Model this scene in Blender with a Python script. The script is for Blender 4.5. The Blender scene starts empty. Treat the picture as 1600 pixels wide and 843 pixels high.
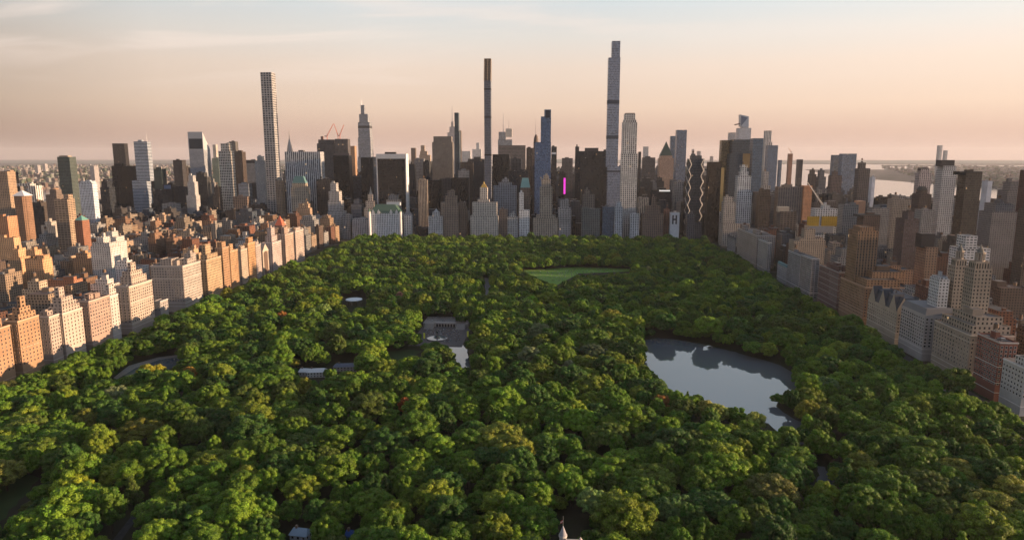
import bpy, math, random
import numpy as np
from mathutils import Vector, Matrix
random.seed(11)
R = math.radians
SC = bpy.context.scene

# ---------------------------------------------------------------- camera
CH = 205.0
YAW, PITCH, FPX = R(3.55), R(9.5), 1067.0
cam_d = bpy.data.cameras.new('camera'); cam = bpy.data.objects.new('camera', cam_d)
SC.collection.objects.link(cam); SC.camera = cam
cam.location = (0, 0, CH); cam.rotation_euler = (R(90) - PITCH, 0, YAW)
cam_d.sensor_width = 36; cam_d.lens = 36 * FPX / 1600
cam_d.clip_start = 1; cam_d.clip_end = 120000

# ---------------------------------------------------------------- sky, sun, exposure
SUN_EL, SUN_AZ = R(7.8), R(93)          # azimuth clockwise from +Y (down the avenues); the sun stands over the river side
w = bpy.data.worlds.new('World'); SC.world = w; w.use_nodes = True
nt = w.node_tree; nt.nodes.clear()
def N(nt, t, **k):
    n = nt.nodes.new(t)
    for a, v in k.items(): setattr(n, a, v)
    return n
def L(nt, a, b): nt.links.new(a, b)
def mth(nt, op, a, b=None, c=None):
    n = N(nt, 'ShaderNodeMath', operation=op)
    for i, v in enumerate((a, b, c)):
        if v is None: continue
        if isinstance(v, (int, float)): n.inputs[i].default_value = v
        else: L(nt, v, n.inputs[i])
    return n.outputs[0]
def mixc(nt, fac, a, b, blend='MIX'):
    n = N(nt, 'ShaderNodeMix', data_type='RGBA', blend_type=blend)
    for s, v in ((n.inputs[0], fac), (n.inputs[6], a), (n.inputs[7], b)):
        if isinstance(v, (int, float)): s.default_value = v
        elif isinstance(v, tuple): s.default_value = v if len(v) == 4 else (*v, 1)
        else: L(nt, v, s)
    return n.outputs[2]
def ramp(nt, fac, stops, interp='LINEAR'):
    n = N(nt, 'ShaderNodeValToRGB'); cr = n.color_ramp; cr.interpolation = interp
    while len(cr.elements) < len(stops): cr.elements.new(0.5)
    for e, (p, c) in zip(cr.elements, stops):
        e.position = p; e.color = c if len(c) == 4 else (*c, 1)
    L(nt, fac, n.inputs[0]); return n.outputs[0]
sky = N(nt, 'ShaderNodeTexSky', sky_type='NISHITA', sun_disc=False, sun_elevation=SUN_EL, sun_rotation=SUN_AZ,
        altitude=100, air_density=1.0, dust_density=3.0, ozone_density=1.5)
tc = N(nt, 'ShaderNodeTexCoord'); sep = N(nt, 'ShaderNodeSeparateXYZ'); L(nt, tc.outputs['Generated'], sep.inputs[0])
el = sep.outputs[2]
# the sky of an evening with dust and thin high cloud: peach at the horizon, pale grey blue overhead
grad = ramp(nt, mth(nt, 'MAXIMUM', el, 0.0), [
    (0.0, (6.4, 4.3, 3.6)), (0.03, (7.3, 4.9, 3.9)), (0.065, (9.0, 6.6, 5.1)), (0.12, (9.4, 7.5, 6.2)), (0.16, (8.7, 8.0, 7.3)), (0.21, (7.3, 7.9, 8.1)), (0.36, (6.4, 7.4, 8.2)), (0.55, (2.6, 3.7, 5.2)), (1.0, (1.3, 2.1, 3.4))])
back = N(nt, 'ShaderNodeMapRange', interpolation_type='SMOOTHSTEP'); back.inputs[1].default_value = -0.6; back.inputs[2].default_value = 0.25; back.inputs[3].default_value = 0.0; back.inputs[4].default_value = 1.0; L(nt, sep.outputs[1], back.inputs[0])   # the sky behind the viewer is duller
side = mth(nt, 'MULTIPLY', ramp(nt, mth(nt, 'MULTIPLY_ADD', sep.outputs[0], 0.5, 0.5), [(0.0, (.45,) * 3), (0.18, (.56,) * 3), (0.25, (.76,) * 3), (0.375, (.85,) * 3), (0.5, (.85,) * 3), (0.78, (1.0,) * 3)]), 1.19)
grad = mixc(nt, back.outputs[0], mixc(nt, 1.0, grad, (0.46, 0.61, 0.82, 1), 'MULTIPLY'), grad)          # a little brighter towards the sun
vm = N(nt, 'ShaderNodeVectorMath', operation='SCALE'); L(nt, grad, vm.inputs[0]); L(nt, side, vm.inputs['Scale'])
base = mixc(nt, 0.8, sky.outputs[0], vm.outputs[0])
# streaks of cirrus
dz = mth(nt, 'ADD', mth(nt, 'MAXIMUM', el, 0.0), 0.12)
cmb = N(nt, 'ShaderNodeCombineXYZ')
L(nt, mth(nt, 'DIVIDE', sep.outputs[0], dz), cmb.inputs[0]); L(nt, mth(nt, 'DIVIDE', sep.outputs[1], dz), cmb.inputs[1])
mp = N(nt, 'ShaderNodeMapping'); L(nt, cmb.outputs[0], mp.inputs[0]); mp.inputs['Scale'].default_value = (0.5, 1.3, 1); mp.inputs['Rotation'].default_value = (0, 0, R(-14)); mp.inputs['Location'].default_value = (2.35, 0.4, 0)
no = N(nt, 'ShaderNodeTexNoise'); L(nt, mp.outputs[0], no.inputs[0]); no.inputs['Scale'].default_value = 1.25; no.inputs['Detail'].default_value = 6; no.inputs['Roughness'].default_value = 0.5; no.inputs['Distortion'].default_value = 0.7
cl = ramp(nt, no.outputs[0], [(0.47, (0, 0, 0)), (0.66, (1, 1, 1))], 'EASE')
hi = ramp(nt, el, [(0.07, (0, 0, 0)), (0.16, (1, 1, 1))], 'EASE')
lf = ramp(nt, mth(nt, 'MULTIPLY_ADD', sep.outputs[0], 0.5, 0.5), [(0.40, (1, 1, 1)), (0.62, (0.25, 0.25, 0.25))])
cf = mth(nt, 'MULTIPLY', mth(nt, 'MULTIPLY', cl, hi), mth(nt, 'MULTIPLY', lf, 0.75))
base = mixc(nt, mth(nt, 'MULTIPLY', cf, .7), base, (9.2, 7.7, 6.8))
bg = N(nt, 'ShaderNodeBackground'); L(nt, base, bg.inputs[0]); bg.inputs[1].default_value = 0.05
out = N(nt, 'ShaderNodeOutputWorld'); L(nt, bg.outputs[0], out.inputs[0])

sd = bpy.data.lights.new('sun', 'SUN'); so = bpy.data.objects.new('sun', sd); SC.collection.objects.link(so)
sd.energy = 4.7; sd.angle = R(0.6); sd.color = (1.0, 0.68, 0.43)
sv = Vector((math.sin(SUN_AZ) * math.cos(SUN_EL), math.cos(SUN_AZ) * math.cos(SUN_EL), math.sin(SUN_EL)))
so.rotation_euler = sv.to_track_quat('Z', 'Y').to_euler(); so.location = (900, 0, 900)

SC.view_settings.view_transform = 'Standard'; SC.view_settings.look = 'None'
SC.view_settings.exposure = 1.13; SC.view_settings.gamma = 1; SC.view_settings.use_curve_mapping = False
SC.render.engine = 'CYCLES'
cy = SC.cycles; cy.max_bounces = 5; cy.diffuse_bounces = 2; cy.glossy_bounces = 3; cy.transmission_bounces = 3
cy.volume_bounces = 1; cy.transparent_max_bounces = 6; cy.caustics_reflective = False; cy.caustics_refractive = False
cy.sample_clamp_indirect = 4; cy.use_denoising = True

# ---------------------------------------------------------------- projection helpers (pixels of the 1600 x 843 photograph)
FW = Vector((-math.sin(YAW) * math.cos(PITCH), math.cos(YAW) * math.cos(PITCH), -math.sin(PITCH)))
RT = Vector((math.cos(YAW), math.sin(YAW), 0)); UP = RT.cross(FW)
CP = Vector((0, 0, CH))
def ray(px, py): return FW + RT * ((px - 800) / FPX) + UP * ((421.5 - py) / FPX)
def at_y(px, py, Y): d = ray(px, py); return CP + d * (Y / d.y)
def at_x(px, py, X): d = ray(px, py); return CP + d * (X / d.x)
def at_z(px, py, z=0.0): d = ray(px, py); return CP + d * ((z - CH) / d.z)
def proj(x, y, z):
    v = Vector((x, y, z)) - CP; d = v.dot(FW)
    return (800 + FPX * v.dot(RT) / d, 421.5 - FPX * v.dot(UP) / d, d)
def in_poly(x, y, P):
    c = False; j = len(P) - 1
    for i in range(len(P)):
        xi, yi = P[i]; xj, yj = P[j]
        if (yi > y) != (yj > y) and x < (xj - xi) * (y - yi) / (yj - yi) + xi: c = not c
        j = i
    return c
EAST, WEST = -487.0, 372.0           # building lines either side of the park
SOUTH = 1642.0                       # building line at the far end

# ---------------------------------------------------------------- materials
MATS = {}
def new_mat(name):
    m = bpy.data.materials.new(name); m.use_nodes = True; nt = m.node_tree
    p = nt.nodes['Principled BSDF']; MATS[name] = m
    return m, nt, p
def attr(nt, name, kind='GEOMETRY'):
    a = N(nt, 'ShaderNodeAttribute'); a.attribute_type = kind; a.attribute_name = name; return a
def noise(nt, vec, scale, detail=3, rough=0.55):
    n = N(nt, 'ShaderNodeTexNoise'); n.inputs['Scale'].default_value = scale; n.inputs['Detail'].default_value = detail
    n.inputs['Roughness'].default_value = rough
    if vec is not None: L(nt, vec, n.inputs[0])
    return n
# facade: the wall colour and its window rhythm come with each building
def make_facade():
    m, nt, p = new_mat('facade')
    uv = N(nt, 'ShaderNodeUVMap'); uv.uv_map = 'UVMap'
    s = N(nt, 'ShaderNodeSeparateXYZ'); L(nt, uv.outputs[0], s.inputs[0])
    par = attr(nt, 'par'); ps = N(nt, 'ShaderNodeSeparateColor'); L(nt, par.outputs['Color'], ps.inputs[0])
    gl = attr(nt, 'gl'); tint = attr(nt, 'tint')
    u = mth(nt, 'DIVIDE', s.outputs[0], ps.outputs[0]); v = mth(nt, 'DIVIDE', s.outputs[1], ps.outputs[1])
    cu, cv = mth(nt, 'FLOOR', u), mth(nt, 'FLOOR', v)
    fu = mth(nt, 'ABSOLUTE', mth(nt, 'SUBTRACT', mth(nt, 'FRACT', u), 0.5)); fv = mth(nt, 'ABSOLUTE', mth(nt, 'SUBTRACT', mth(nt, 'FRACT', v), 0.5))
    mu = mth(nt, 'LESS_THAN', fu, mth(nt, 'MULTIPLY', ps.outputs[2], 0.5)); mv = mth(nt, 'LESS_THAN', fv, mth(nt, 'MULTIPLY', par.outputs['Alpha'], 0.5))
    mask = mth(nt, 'MULTIPLY', mu, mv)
    cell = N(nt, 'ShaderNodeCombineXYZ'); L(nt, cu, cell.inputs[0]); L(nt, cv, cell.inputs[1]); L(nt, gl.outputs['Alpha'], cell.inputs[2])
    wn = N(nt, 'ShaderNodeTexWhiteNoise'); wn.noise_dimensions = '3D'; L(nt, cell.outputs[0], wn.inputs[0])
    ws = N(nt, 'ShaderNodeSeparateColor'); L(nt, wn.outputs[1], ws.inputs[0])
    gvar = mth(nt, 'MULTIPLY_ADD', ws.outputs[0], 1.1, 0.45)
    g1 = N(nt, 'ShaderNodeVectorMath', operation='SCALE'); L(nt, gl.outputs['Color'], g1.inputs[0]); L(nt, gvar, g1.inputs['Scale'])
    blind = mth(nt, 'GREATER_THAN', ws.outputs[1], 0.86)
    gcol = mixc(nt, mth(nt, 'MULTIPLY', blind, 0.35), g1.outputs[0], tint.outputs['Color'])
    geo = N(nt, 'ShaderNodeNewGeometry')
    n1 = noise(nt, geo.outputs['Position'], 0.055, 4); n2 = noise(nt, geo.outputs['Position'], 0.9, 3)
    # floor bands: a slightly different course every few storeys
    band = N(nt, 'ShaderNodeTexWhiteNoise'); band.noise_dimensions = '2D'
    bc = N(nt, 'ShaderNodeCombineXYZ'); L(nt, mth(nt, 'FLOOR', mth(nt, 'MULTIPLY', cv, 0.34)), bc.inputs[0]); L(nt, gl.outputs['Alpha'], bc.inputs[1]); L(nt, bc.outputs[0], band.inputs[0])
    var = mth(nt, 'ADD', mth(nt, 'MULTIPLY_ADD', n1.outputs[0], 0.7, 0.52), mth(nt, 'MULTIPLY_ADD', n2.outputs[0], 0.3, mth(nt, 'MULTIPLY', band.outputs[0], 0.10)))
    wcol = N(nt, 'ShaderNodeVectorMath', operation='SCALE'); L(nt, tint.outputs['Color'], wcol.inputs[0]); L(nt, var, wcol.inputs['Scale'])
    col = mixc(nt, mask, wcol.outputs[0], gcol)
    L(nt, col, p.inputs['Base Color'])
    L(nt, mth(nt, 'MULTIPLY_ADD', mask, -0.68, 0.86), p.inputs['Roughness'])
    L(nt, mth(nt, 'MULTIPLY_ADD', mask, 0.12, 0.3), p.inputs['Specular IOR Level'])
    lit = mth(nt, 'MULTIPLY', mth(nt, 'GREATER_THAN', ws.outputs[2], 0.9985), mask)
    p.inputs['Emission Color'].default_value = (1.0, 0.62, 0.30, 1)
    L(nt, mth(nt, 'MULTIPLY', lit, 0.3), p.inputs['Emission Strength'])
    bp = N(nt, 'ShaderNodeBump'); bp.inputs['Strength'].default_value = 0.5; bp.inputs['Distance'].default_value = 0.25
    L(nt, mth(nt, 'SUBTRACT', 1.0, mask), bp.inputs['Height']); L(nt, bp.outputs[0], p.inputs['Normal'])
    return m
make_facade()
def tinted(name, rough=0.85, metal=0.0, nscale=0.25, amp=0.5, spec=0.3):
    m, nt, p = new_mat(name); a = attr(nt, 'tint')
    geo = N(nt, 'ShaderNodeNewGeometry'); n = noise(nt, geo.outputs['Position'], nscale, 5)
    sc = N(nt, 'ShaderNodeVectorMath', operation='SCALE'); L(nt, a.outputs['Color'], sc.inputs[0]); L(nt, mth(nt, 'MULTIPLY_ADD', n.outputs[0], amp * 2, 1 - amp), sc.inputs['Scale'])
    L(nt, sc.outputs[0], p.inputs['Base Color']); p.inputs['Roughness'].default_value = rough; p.inputs['Metallic'].default_value = metal
    p.inputs['Specular IOR Level'].default_value = spec
    return m
tinted('roofing', 0.9, 0, 0.35, 0.45); tinted('stone', 0.85, 0, 0.6, 0.3); tinted('metal', 0.4, 0.7, 0.3, 0.15, 0.5); tinted('paint', 0.6, 0, 0.5, 0.12)
m, nt, p = new_mat('glass_pane'); a = attr(nt, 'tint'); L(nt, a.outputs['Color'], p.inputs['Base Color']); p.inputs['Roughness'].default_value = 0.1; p.inputs['Specular IOR Level'].default_value = 0.6
m, nt, p = new_mat('lamp_magenta'); p.inputs['Emission Color'].default_value = (1, 0.05, 0.65, 1); p.inputs['Emission Strength'].default_value = 0.5; p.inputs['Base Color'].default_value = (0.3, 0.02, 0.2, 1)
m, nt, p = new_mat('lamp_white'); p.inputs['Emission Color'].default_value = (1, 0.93, 0.85, 1); p.inputs['Emission Strength'].default_value = 0.3
# water
m, nt, p = new_mat('water'); p.inputs['Base Color'].default_value = (0.13, 0.142, 0.152, 1); p.inputs['Roughness'].default_value = 0.02; p.inputs['IOR'].default_value = 1.6
p.inputs['Specular IOR Level'].default_value = 1.0
geo = N(nt, 'ShaderNodeNewGeometry'); nz = noise(nt, geo.outputs['Position'], 0.9, 3); bp = N(nt, 'ShaderNodeBump'); bp.inputs['Strength'].default_value = 0.05; bp.inputs['Distance'].default_value = 0.05
L(nt, nz.outputs[0], bp.inputs['Height']); L(nt, bp.outputs[0], p.inputs['Normal'])
m, nt, p = new_mat('river'); p.inputs['Base Color'].default_value = (0.13, 0.142, 0.152, 1); p.inputs['Roughness'].default_value = 0.12; p.inputs['IOR'].default_value = 1.33; p.inputs['Specular IOR Level'].default_value = 1.0
# ground
m, nt, p = new_mat('soil'); geo = N(nt, 'ShaderNodeNewGeometry'); s = N(nt, 'ShaderNodeSeparateXYZ'); L(nt, geo.outputs['Position'], s.inputs[0])
n1 = noise(nt, geo.outputs['Position'], 0.02, 6); n2 = noise(nt, geo.outputs['Position'], 0.4, 4)
park = ramp(nt, n1.outputs[0], [(0.35, (0.022, 0.034, 0.012)), (0.6, (0.045, 0.04, 0.026))])
n3 = noise(nt, geo.outputs['Position'], 0.004, 8, 0.7)
far = ramp(nt, n3.outputs[0], [(0.35, (0.05, 0.06, 0.04)), (0.5, (0.12, 0.10, 0.085)), (0.65, (0.17, 0.145, 0.125))])
ff = N(nt, 'ShaderNodeMapRange'); ff.inputs[1].default_value = 2500; ff.inputs[2].default_value = 4500
ln = N(nt, 'ShaderNodeVectorMath', operation='LENGTH'); L(nt, geo.outputs['Position'], ln.inputs[0]); L(nt, ln.outputs['Value'], ff.inputs[0])
c = mixc(nt, ff.outputs[0], park, far); L(nt, c, p.inputs['Base Color']); p.inputs['Roughness'].default_value = 0.95; p.inputs['Specular IOR Level'].default_value = 0.1
def simple(name, c1, c2, scale, rough=0.9):
    m, nt, p = new_mat(name); geo = N(nt, 'ShaderNodeNewGeometry'); n = noise(nt, geo.outputs['Position'], scale, 5)
    L(nt, ramp(nt, n.outputs[0], [(0.35, c1), (0.65, c2)]), p.inputs['Base Color']); p.inputs['Roughness'].default_value = rough; p.inputs['Specular IOR Level'].default_value = 0.25
simple('asphalt', (0.04, 0.04, 0.042), (0.065, 0.062, 0.06), 0.3)
simple('pavement', (0.16, 0.15, 0.14), (0.24, 0.22, 0.2), 0.4)
simple('gravel_path', (0.22, 0.2, 0.17), (0.30, 0.27, 0.23), 0.5)
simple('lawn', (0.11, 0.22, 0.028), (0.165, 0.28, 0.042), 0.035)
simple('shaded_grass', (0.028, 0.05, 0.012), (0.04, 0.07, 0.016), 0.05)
simple('bark', (0.035, 0.026, 0.019), (0.07, 0.055, 0.04), 3)
simple('rock', (0.09, 0.085, 0.08), (0.2, 0.19, 0.175), 0.6)
simple('paving', (0.085, 0.072, 0.066), (0.14, 0.12, 0.11), 0.7)
def foliage(name, mode):
    m, nt, p = new_mat(name)
    if mode == 'OBJ':
        oi = N(nt, 'ShaderNodeObjectInfo'); c = oi.outputs['Color']
    else:
        c = attr(nt, 'tcol', 'INSTANCER').outputs['Color']
    geo = N(nt, 'ShaderNodeNewGeometry')
    lv = attr(nt, 'leafv')                                    # each spray of leaves has its own tone
    lsep = N(nt, 'ShaderNodeSeparateColor'); L(nt, lv.outputs['Color'], lsep.inputs[0])
    n = noise(nt, geo.outputs['Position'], 0.16, 3)
    k = mth(nt, 'MULTIPLY', mth(nt, 'MULTIPLY_ADD', lsep.outputs[0], 1.5, 0.28), mth(nt, 'MULTIPLY_ADD', n.outputs[0], 1.0, 0.5))
    sc = N(nt, 'ShaderNodeVectorMath', operation='SCALE'); L(nt, c, sc.inputs[0]); L(nt, k, sc.inputs['Scale'])
    hsv = N(nt, 'ShaderNodeHueSaturation'); L(nt, sc.outputs[0], hsv.inputs['Color']); L(nt, mth(nt, 'MULTIPLY_ADD', lsep.outputs[1], 0.035, 0.482), hsv.inputs['Hue'])
    L(nt, hsv.outputs[0], p.inputs['Base Color']); p.inputs['Roughness'].default_value = 0.6; p.inputs['Specular IOR Level'].default_value = 0.2
    tr = N(nt, 'ShaderNodeBsdfTranslucent'); L(nt, mixc(nt, 1.0, hsv.outputs[0], (1.25, 1.25, 0.6, 1), 'MULTIPLY'), tr.inputs[0])
    mx = N(nt, 'ShaderNodeMixShader'); mx.inputs[0].default_value = 0.2
    L(nt, p.outputs[0], mx.inputs[1]); L(nt, tr.outputs[0], mx.inputs[2]); L(nt, mx.outputs[0], nt.nodes['Material Output'].inputs[0])
foliage('foliage', 'OBJ'); foliage('foliage_mass', 'INST')

# ---------------------------------------------------------------- mesh building
COL = SC.collection
class MB:
    def __init__(s): s.v = []; s.f = []; s.uv = []; s.t = []; s.p = []; s.g = []; s.m = []
    def face(s, pts, tint=(.3, .3, .3), par=(3, 3, 0, 0), gl=(.02, .02, .02, 0), uv=None, mi=0):
        b = len(s.v); s.v.extend(tuple(p) for p in pts); s.f.append(tuple(range(b, b + len(pts))))
        s.uv.extend(uv if uv else [(0, 0)] * len(pts)); s.t.append(tint); s.p.append(par); s.g.append(gl); s.m.append(mi)
    def wallq(s, a, b, z0, z1, tint, par, gl, u0=0, mi=0):
        Lh = math.hypot(b[0] - a[0], b[1] - a[1]); nb = max(1, round(Lh / par[0])); nf = max(1, round((z1 - z0) / par[1]))
        U = nb * par[0]; V = nf * par[1]; z0r = round(z0 / par[1]) * par[1]; u0 = round(u0 / par[0]) * par[0]
        s.face([(a[0], a[1], z0), (b[0], b[1], z0), (b[0], b[1], z1), (a[0], a[1], z1)], tint, par, gl,
               [(u0, z0r), (u0 + U, z0r), (u0 + U, z0r + V), (u0, z0r + V)], mi)
    def walls(s, P, z0, z1, tint, par=(3, 3, 0, 0), gl=(.02, .02, .02, 0), P1=None, skip=()):
        n = len(P); u = 0
        for i in range(n):
            a, b = P[i], P[(i + 1) % n]
            if i not in skip:
                if P1 is None: s.wallq(a, b, z0, z1, tint, par, gl, u)
                else:
                    c, d = P1[(i + 1) % n], P1[i]; Lh = math.hypot(b[0] - a[0], b[1] - a[1])
                    s.face([(*a, z0), (*b, z0), (*c, z1), (*d, z1)], tint, par, gl, [(u, z0), (u + Lh, z0), (u + Lh, z1), (u, z1)])
            u += 50
    def cap(s, P, z, tint, mi=0): s.face([(*p, z) for p in P], tint, mi=mi)
    def box(s, x0, x1, y0, y1, z0, z1, tint, par=(3, 3, 0, 0), gl=(.02, .02, .02, 0), top=None, mi=0):
        P = [(x0, y0), (x1, y0), (x1, y1), (x0, y1)]
        s.walls(P, z0, z1, tint, par, gl); s.cap(P, z1, top or tint); s.face([(*p, z0) for p in P[::-1]], tint)
    def frus(s, P, Q, z0, z1, tint, par=(3, 3, 0, 0), gl=(.02, .02, .02, 0), cap=True):
        s.walls(P, z0, z1, tint, par, gl, P1=Q)
        if cap: s.cap(Q, z1, tint)
    def cyl(s, x, y, r, z0, z1, tint, n=12, r1=None, cap=True):
        r1 = r if r1 is None else r1
        P = [(x + r * math.cos(i * 2 * math.pi / n), y + r * math.sin(i * 2 * math.pi / n)) for i in range(n)]
        Q = [(x + r1 * math.cos(i * 2 * math.pi / n), y + r1 * math.sin(i * 2 * math.pi / n)) for i in range(n)]
        s.frus(P, Q, z0, z1, tint, cap=cap and r1 > 0.01)
    def bar(s, a, b, t, tint):
        a, b = Vector(a), Vector(b); d = (b - a).normalized(); o = d.orthogonal().normalized() * t / 2; q = d.cross(o).normalized() * t / 2
        A = [a + o + q, a + o - q, a - o - q, a - o + q]; B = [v + (b - a) for v in A]
        for i in range(4): j = (i + 1) % 4; s.face([A[j], A[i], B[i], B[j]], tint)
        s.face(A, tint); s.face(B[::-1], tint)
    def mesh(s, name, mat, xf=None):
        me = bpy.data.meshes.new(name)
        V = s.v if xf is None else [tuple(xf @ Vector(v)) for v in s.v]
        me.from_pydata(V, [], s.f)
        uvl = me.uv_layers.new(name='UVMap'); uvl.data.foreach_set('uv', np.array(s.uv, dtype=np.float32).ravel())
        for nm, dat in (('tint', s.t), ('par', s.p), ('gl', s.g)):
            at = me.attributes.new(nm, 'FLOAT_COLOR', 'FACE')
            arr = np.ones((len(s.f), 4), dtype=np.float32)
            for i, c in enumerate(dat): arr[i, :len(c)] = c
            at.data.foreach_set('color', arr.ravel())
        for mm in (mat if isinstance(mat, (list, tuple)) else [mat]): me.materials.append(MATS[mm])
        if any(s.m): me.polygons.foreach_set('material_index', s.m)
        me.update(); return me
    def build(s, name, mat, parent=None, loc=(0, 0, 0), rz=0, kind=None):
        if not s.f: return None
        o = bpy.data.objects.new(name, s.mesh(name, mat)); COL.objects.link(o); o.location = loc; o.rotation_euler = (0, 0, rz)
        if parent is not None: o.parent = parent
        if kind: o['kind'] = kind
        return o
def shifted(mb, ox, oy, oz=0): mb.v = [(x - ox, y - oy, z - oz) for x, y, z in mb.v]; return mb
def empty(name, loc, rz=0):
    o = bpy.data.objects.new(name, None); COL.objects.link(o); o.location = loc; o.rotation_euler = (0, 0, rz); o.empty_display_size = 5
    return o
LABELS = {}
def tag(o, label, cat, group=None, kind=None):
    o['label'] = label; o['category'] = cat
    if group: o['group'] = group
    if kind: o['kind'] = kind
    assert label not in LABELS, 'label twice: ' + label
    LABELS[label] = o
    return o
def struct(o): o['kind'] = 'structure'; return o

# ---------------------------------------------------------------- ground, streets, water
def sheet(name, P, z, mat, tint=(.3, .3, .3), kind='structure'):
    mb = MB(); mb.cap(P, z, tint); o = mb.build(name, mat); o['kind'] = kind
    return o
G = 33000
sheet('ground', [(-G, -2000), (G, -2000), (G, G), (-G, G)], 0, 'soil')
sheet('hudson_river', [(1430, -1500), (2760, -1500), (2760, 6500), (3300, 9000), (4200, 12500), (1200, 12500), (700, 8200), (1430, 5600)], 0.5, 'river').name = 'river'
sheet('river', [(-3150, -1500), (-2160, -1500), (-2160, 3500), (-1900, 5200), (-900, 8200), (-1500, 8200), (-2700, 5400), (-3150, 4200)], 0.5, 'river')
sheet('bay', [(-600, 10500), (5200, 10500), (9000, 15500), (2000, 19000), (-2600, 16500)], 1.0, 'river')
sheet('bay', [(6500, 14000), (15000, 12500), (15500, 13400), (7000, 15300)], 1.0, 'river')
AVE = [-2050, -1830, -1600, -1385, -1170, -1010, -850, -700]   # east side streets that run down the picture
AVW = [372 + 250 * i for i in range(5)]
def road(name, x0, x1, y0, y1): sheet(name, [(x0, y0), (x1, y0), (x1, y1), (x0, y1)], 0.012, 'asphalt')
road('avenue', EAST + 4, EAST + 22, 200, 5500); road('avenue', WEST - 22, WEST - 4, 200, 5500)
for x in AVE: road('avenue', x - 13, x + 9, 200, 5500)
for x in AVW[1:]: road('avenue', x - 22, x - 2, 200, 5500)
for i in range(3, 60):
    y = 1642 - 20 * 80.5 + 80.5 * i
    if y < 250 or y > 4600: continue
    if y < SOUTH - 40:
        sheet('street', [(-2130, y - 16), (EAST, y - 16), (EAST, y - 4), (-2130, y - 4)], 0.008, 'asphalt'); sheet('street', [(WEST, y - 16), (1400, y - 16), (1400, y - 4), (WEST, y - 4)], 0.008, 'asphalt')
    else: sheet('street', [(-2130, y - 16), (1400, y - 16), (1400, y - 4), (-2130, y - 4)], 0.008, 'asphalt')
sheet('pavement', [(EAST + 22, 200), (EAST + 27, 200), (EAST + 27, SOUTH - 22), (EAST + 22, SOUTH - 22)], 0.14, 'pavement')
sheet('pavement', [(WEST - 27, 200), (WEST - 22, 200), (WEST - 22, SOUTH - 22), (WEST - 27, SOUTH - 22)], 0.14, 'pavement')

# openings between the trees, as outlines in the photograph that give their places on the ground
def ground_poly(P, z=0.0, near=0.0):
    Q = []
    for px, py in P:
        v = at_z(px, py, z); Q.append((v.x, v.y))
    return Q
LAKE = [(1005, 534), (1030, 528), (1075, 533), (1110, 541), (1150, 552), (1190, 563), (1215, 571), (1232, 580), (1241, 590), (1233, 602), (1226, 611), (1196, 611), (1191, 618), (1214, 633), (1234, 641), (1238, 655), (1239, 667),
        (1222, 673), (1205, 660), (1180, 642), (1160, 634), (1130, 630), (1100, 618), (1070, 607), (1042, 602), (1033, 592), (1014, 575), (1009, 550)]
INLET = [(698, 537), (722, 533), (726, 545), (733, 560), (735, 573), (722, 568), (712, 558), (705, 545)]
POND = [(216, 574), (250, 562), (284, 557), (287, 564), (262, 574), (225, 578)]
MEADOW = [(817, 423), (900, 418), (985, 421), (984, 425), (905, 428), (868, 442), (846, 436)]
TERRACE = [(658, 500), (713, 500), (721, 533), (700, 538), (676, 530), (662, 519)]
MALL = [(758, 462), (757, 434), (763, 434), (767, 450), (764, 462)]
PONDLET = [(1271, 727), (1283, 729), (1288, 744), (1272, 746)]
PATHL = [(177, 590), (201, 571), (246, 558), (284, 553), (284, 556.5), (249, 561.5), (211, 575), (183, 592)]
ROADB = [(176, 843), (205, 806), (233, 780), (238, 780), (213, 810), (190, 843)]
LAWNB = [(-10, 752), (35, 740), (66, 748), (30, 790), (22, 812), (-10, 826)]
LAWN2 = [(605, 550), (640, 546), (656, 549), (636, 554), (612, 557)]
TENT = [(537, 462), (570, 461), (571, 478), (538, 478)]
ROOFS = [(468, 574), (502, 574), (505, 590), (470, 590)]
BOATH = [(518, 563), (556, 562), (558, 575), (520, 575)]
HOUSEB = [(454, 820), (488, 820), (488, 848), (452, 848)]
HOUSEC = [(540, 824), (556, 824), (556, 848), (538, 848)]
CASTLE = [(870, 801), (890, 801), (904, 834), (904, 850), (866, 850)]
BANN = [(657, 517), (667, 517), (667, 532), (657, 532)]
BANN2 = [(726, 511), (734, 511), (734, 529), (726, 529)]
KEEP = [LAKE, INLET, MEADOW, TERRACE, MALL, PONDLET, POND, PATHL, ROADB, LAWNB, LAWN2, TENT, ROOFS, BOATH, HOUSEB, HOUSEC, CASTLE, BANN, BANN2]
def grow_near(P, m):
    # extend the near bank towards the camera, under the crowns that hide it
    Q = ground_poly(P); cy_ = sum(q[1] for q in Q) / len(Q); cx_ = sum(q[0] for q in Q) / len(Q)
    Q = [(x + (3 if x > cx_ else -3), y - (m if y < cy_ else -1.5)) for x, y in Q]; out = []; rr_ = random.Random(len(P))
    for i, (x, y) in enumerate(Q):                       # an uneven shore
        x2, y2 = Q[(i + 1) % len(Q)]; n = max(1, int(math.hypot(x2 - x, y2 - y) / 5))
        for k in range(n): t = k / n; out.append((x + (x2 - x) * t + rr_.uniform(-1.3, 1.3), y + (y2 - y) * t + rr_.uniform(-1.6, 1.6)))
    return out
LAKE_G = grow_near(LAKE, 26); INLET_G = grow_near(INLET, 24); POND_G = grow_near(POND, 22)
WATERS = [LAKE_G, INLET_G, POND_G]
sheet('lake', LAKE_G, 0.05, 'water'); sheet('water_inlet', INLET_G, 0.05, 'water').name = 'lake'; sheet('pond', POND_G, 0.05, 'water'); sheet('pond', grow_near(PONDLET, 14), 0.05, 'water')
sheet('meadow', [(x, y + (8 if y > 1150 else -25)) for x, y in ground_poly(MEADOW)], 0.03, 'lawn')
sheet('lawn', grow_near(LAWNB, 18), 0.03, 'shaded_grass'); sheet('lawn', grow_near(LAWN2, 16), 0.03, 'shaded_grass')
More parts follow.
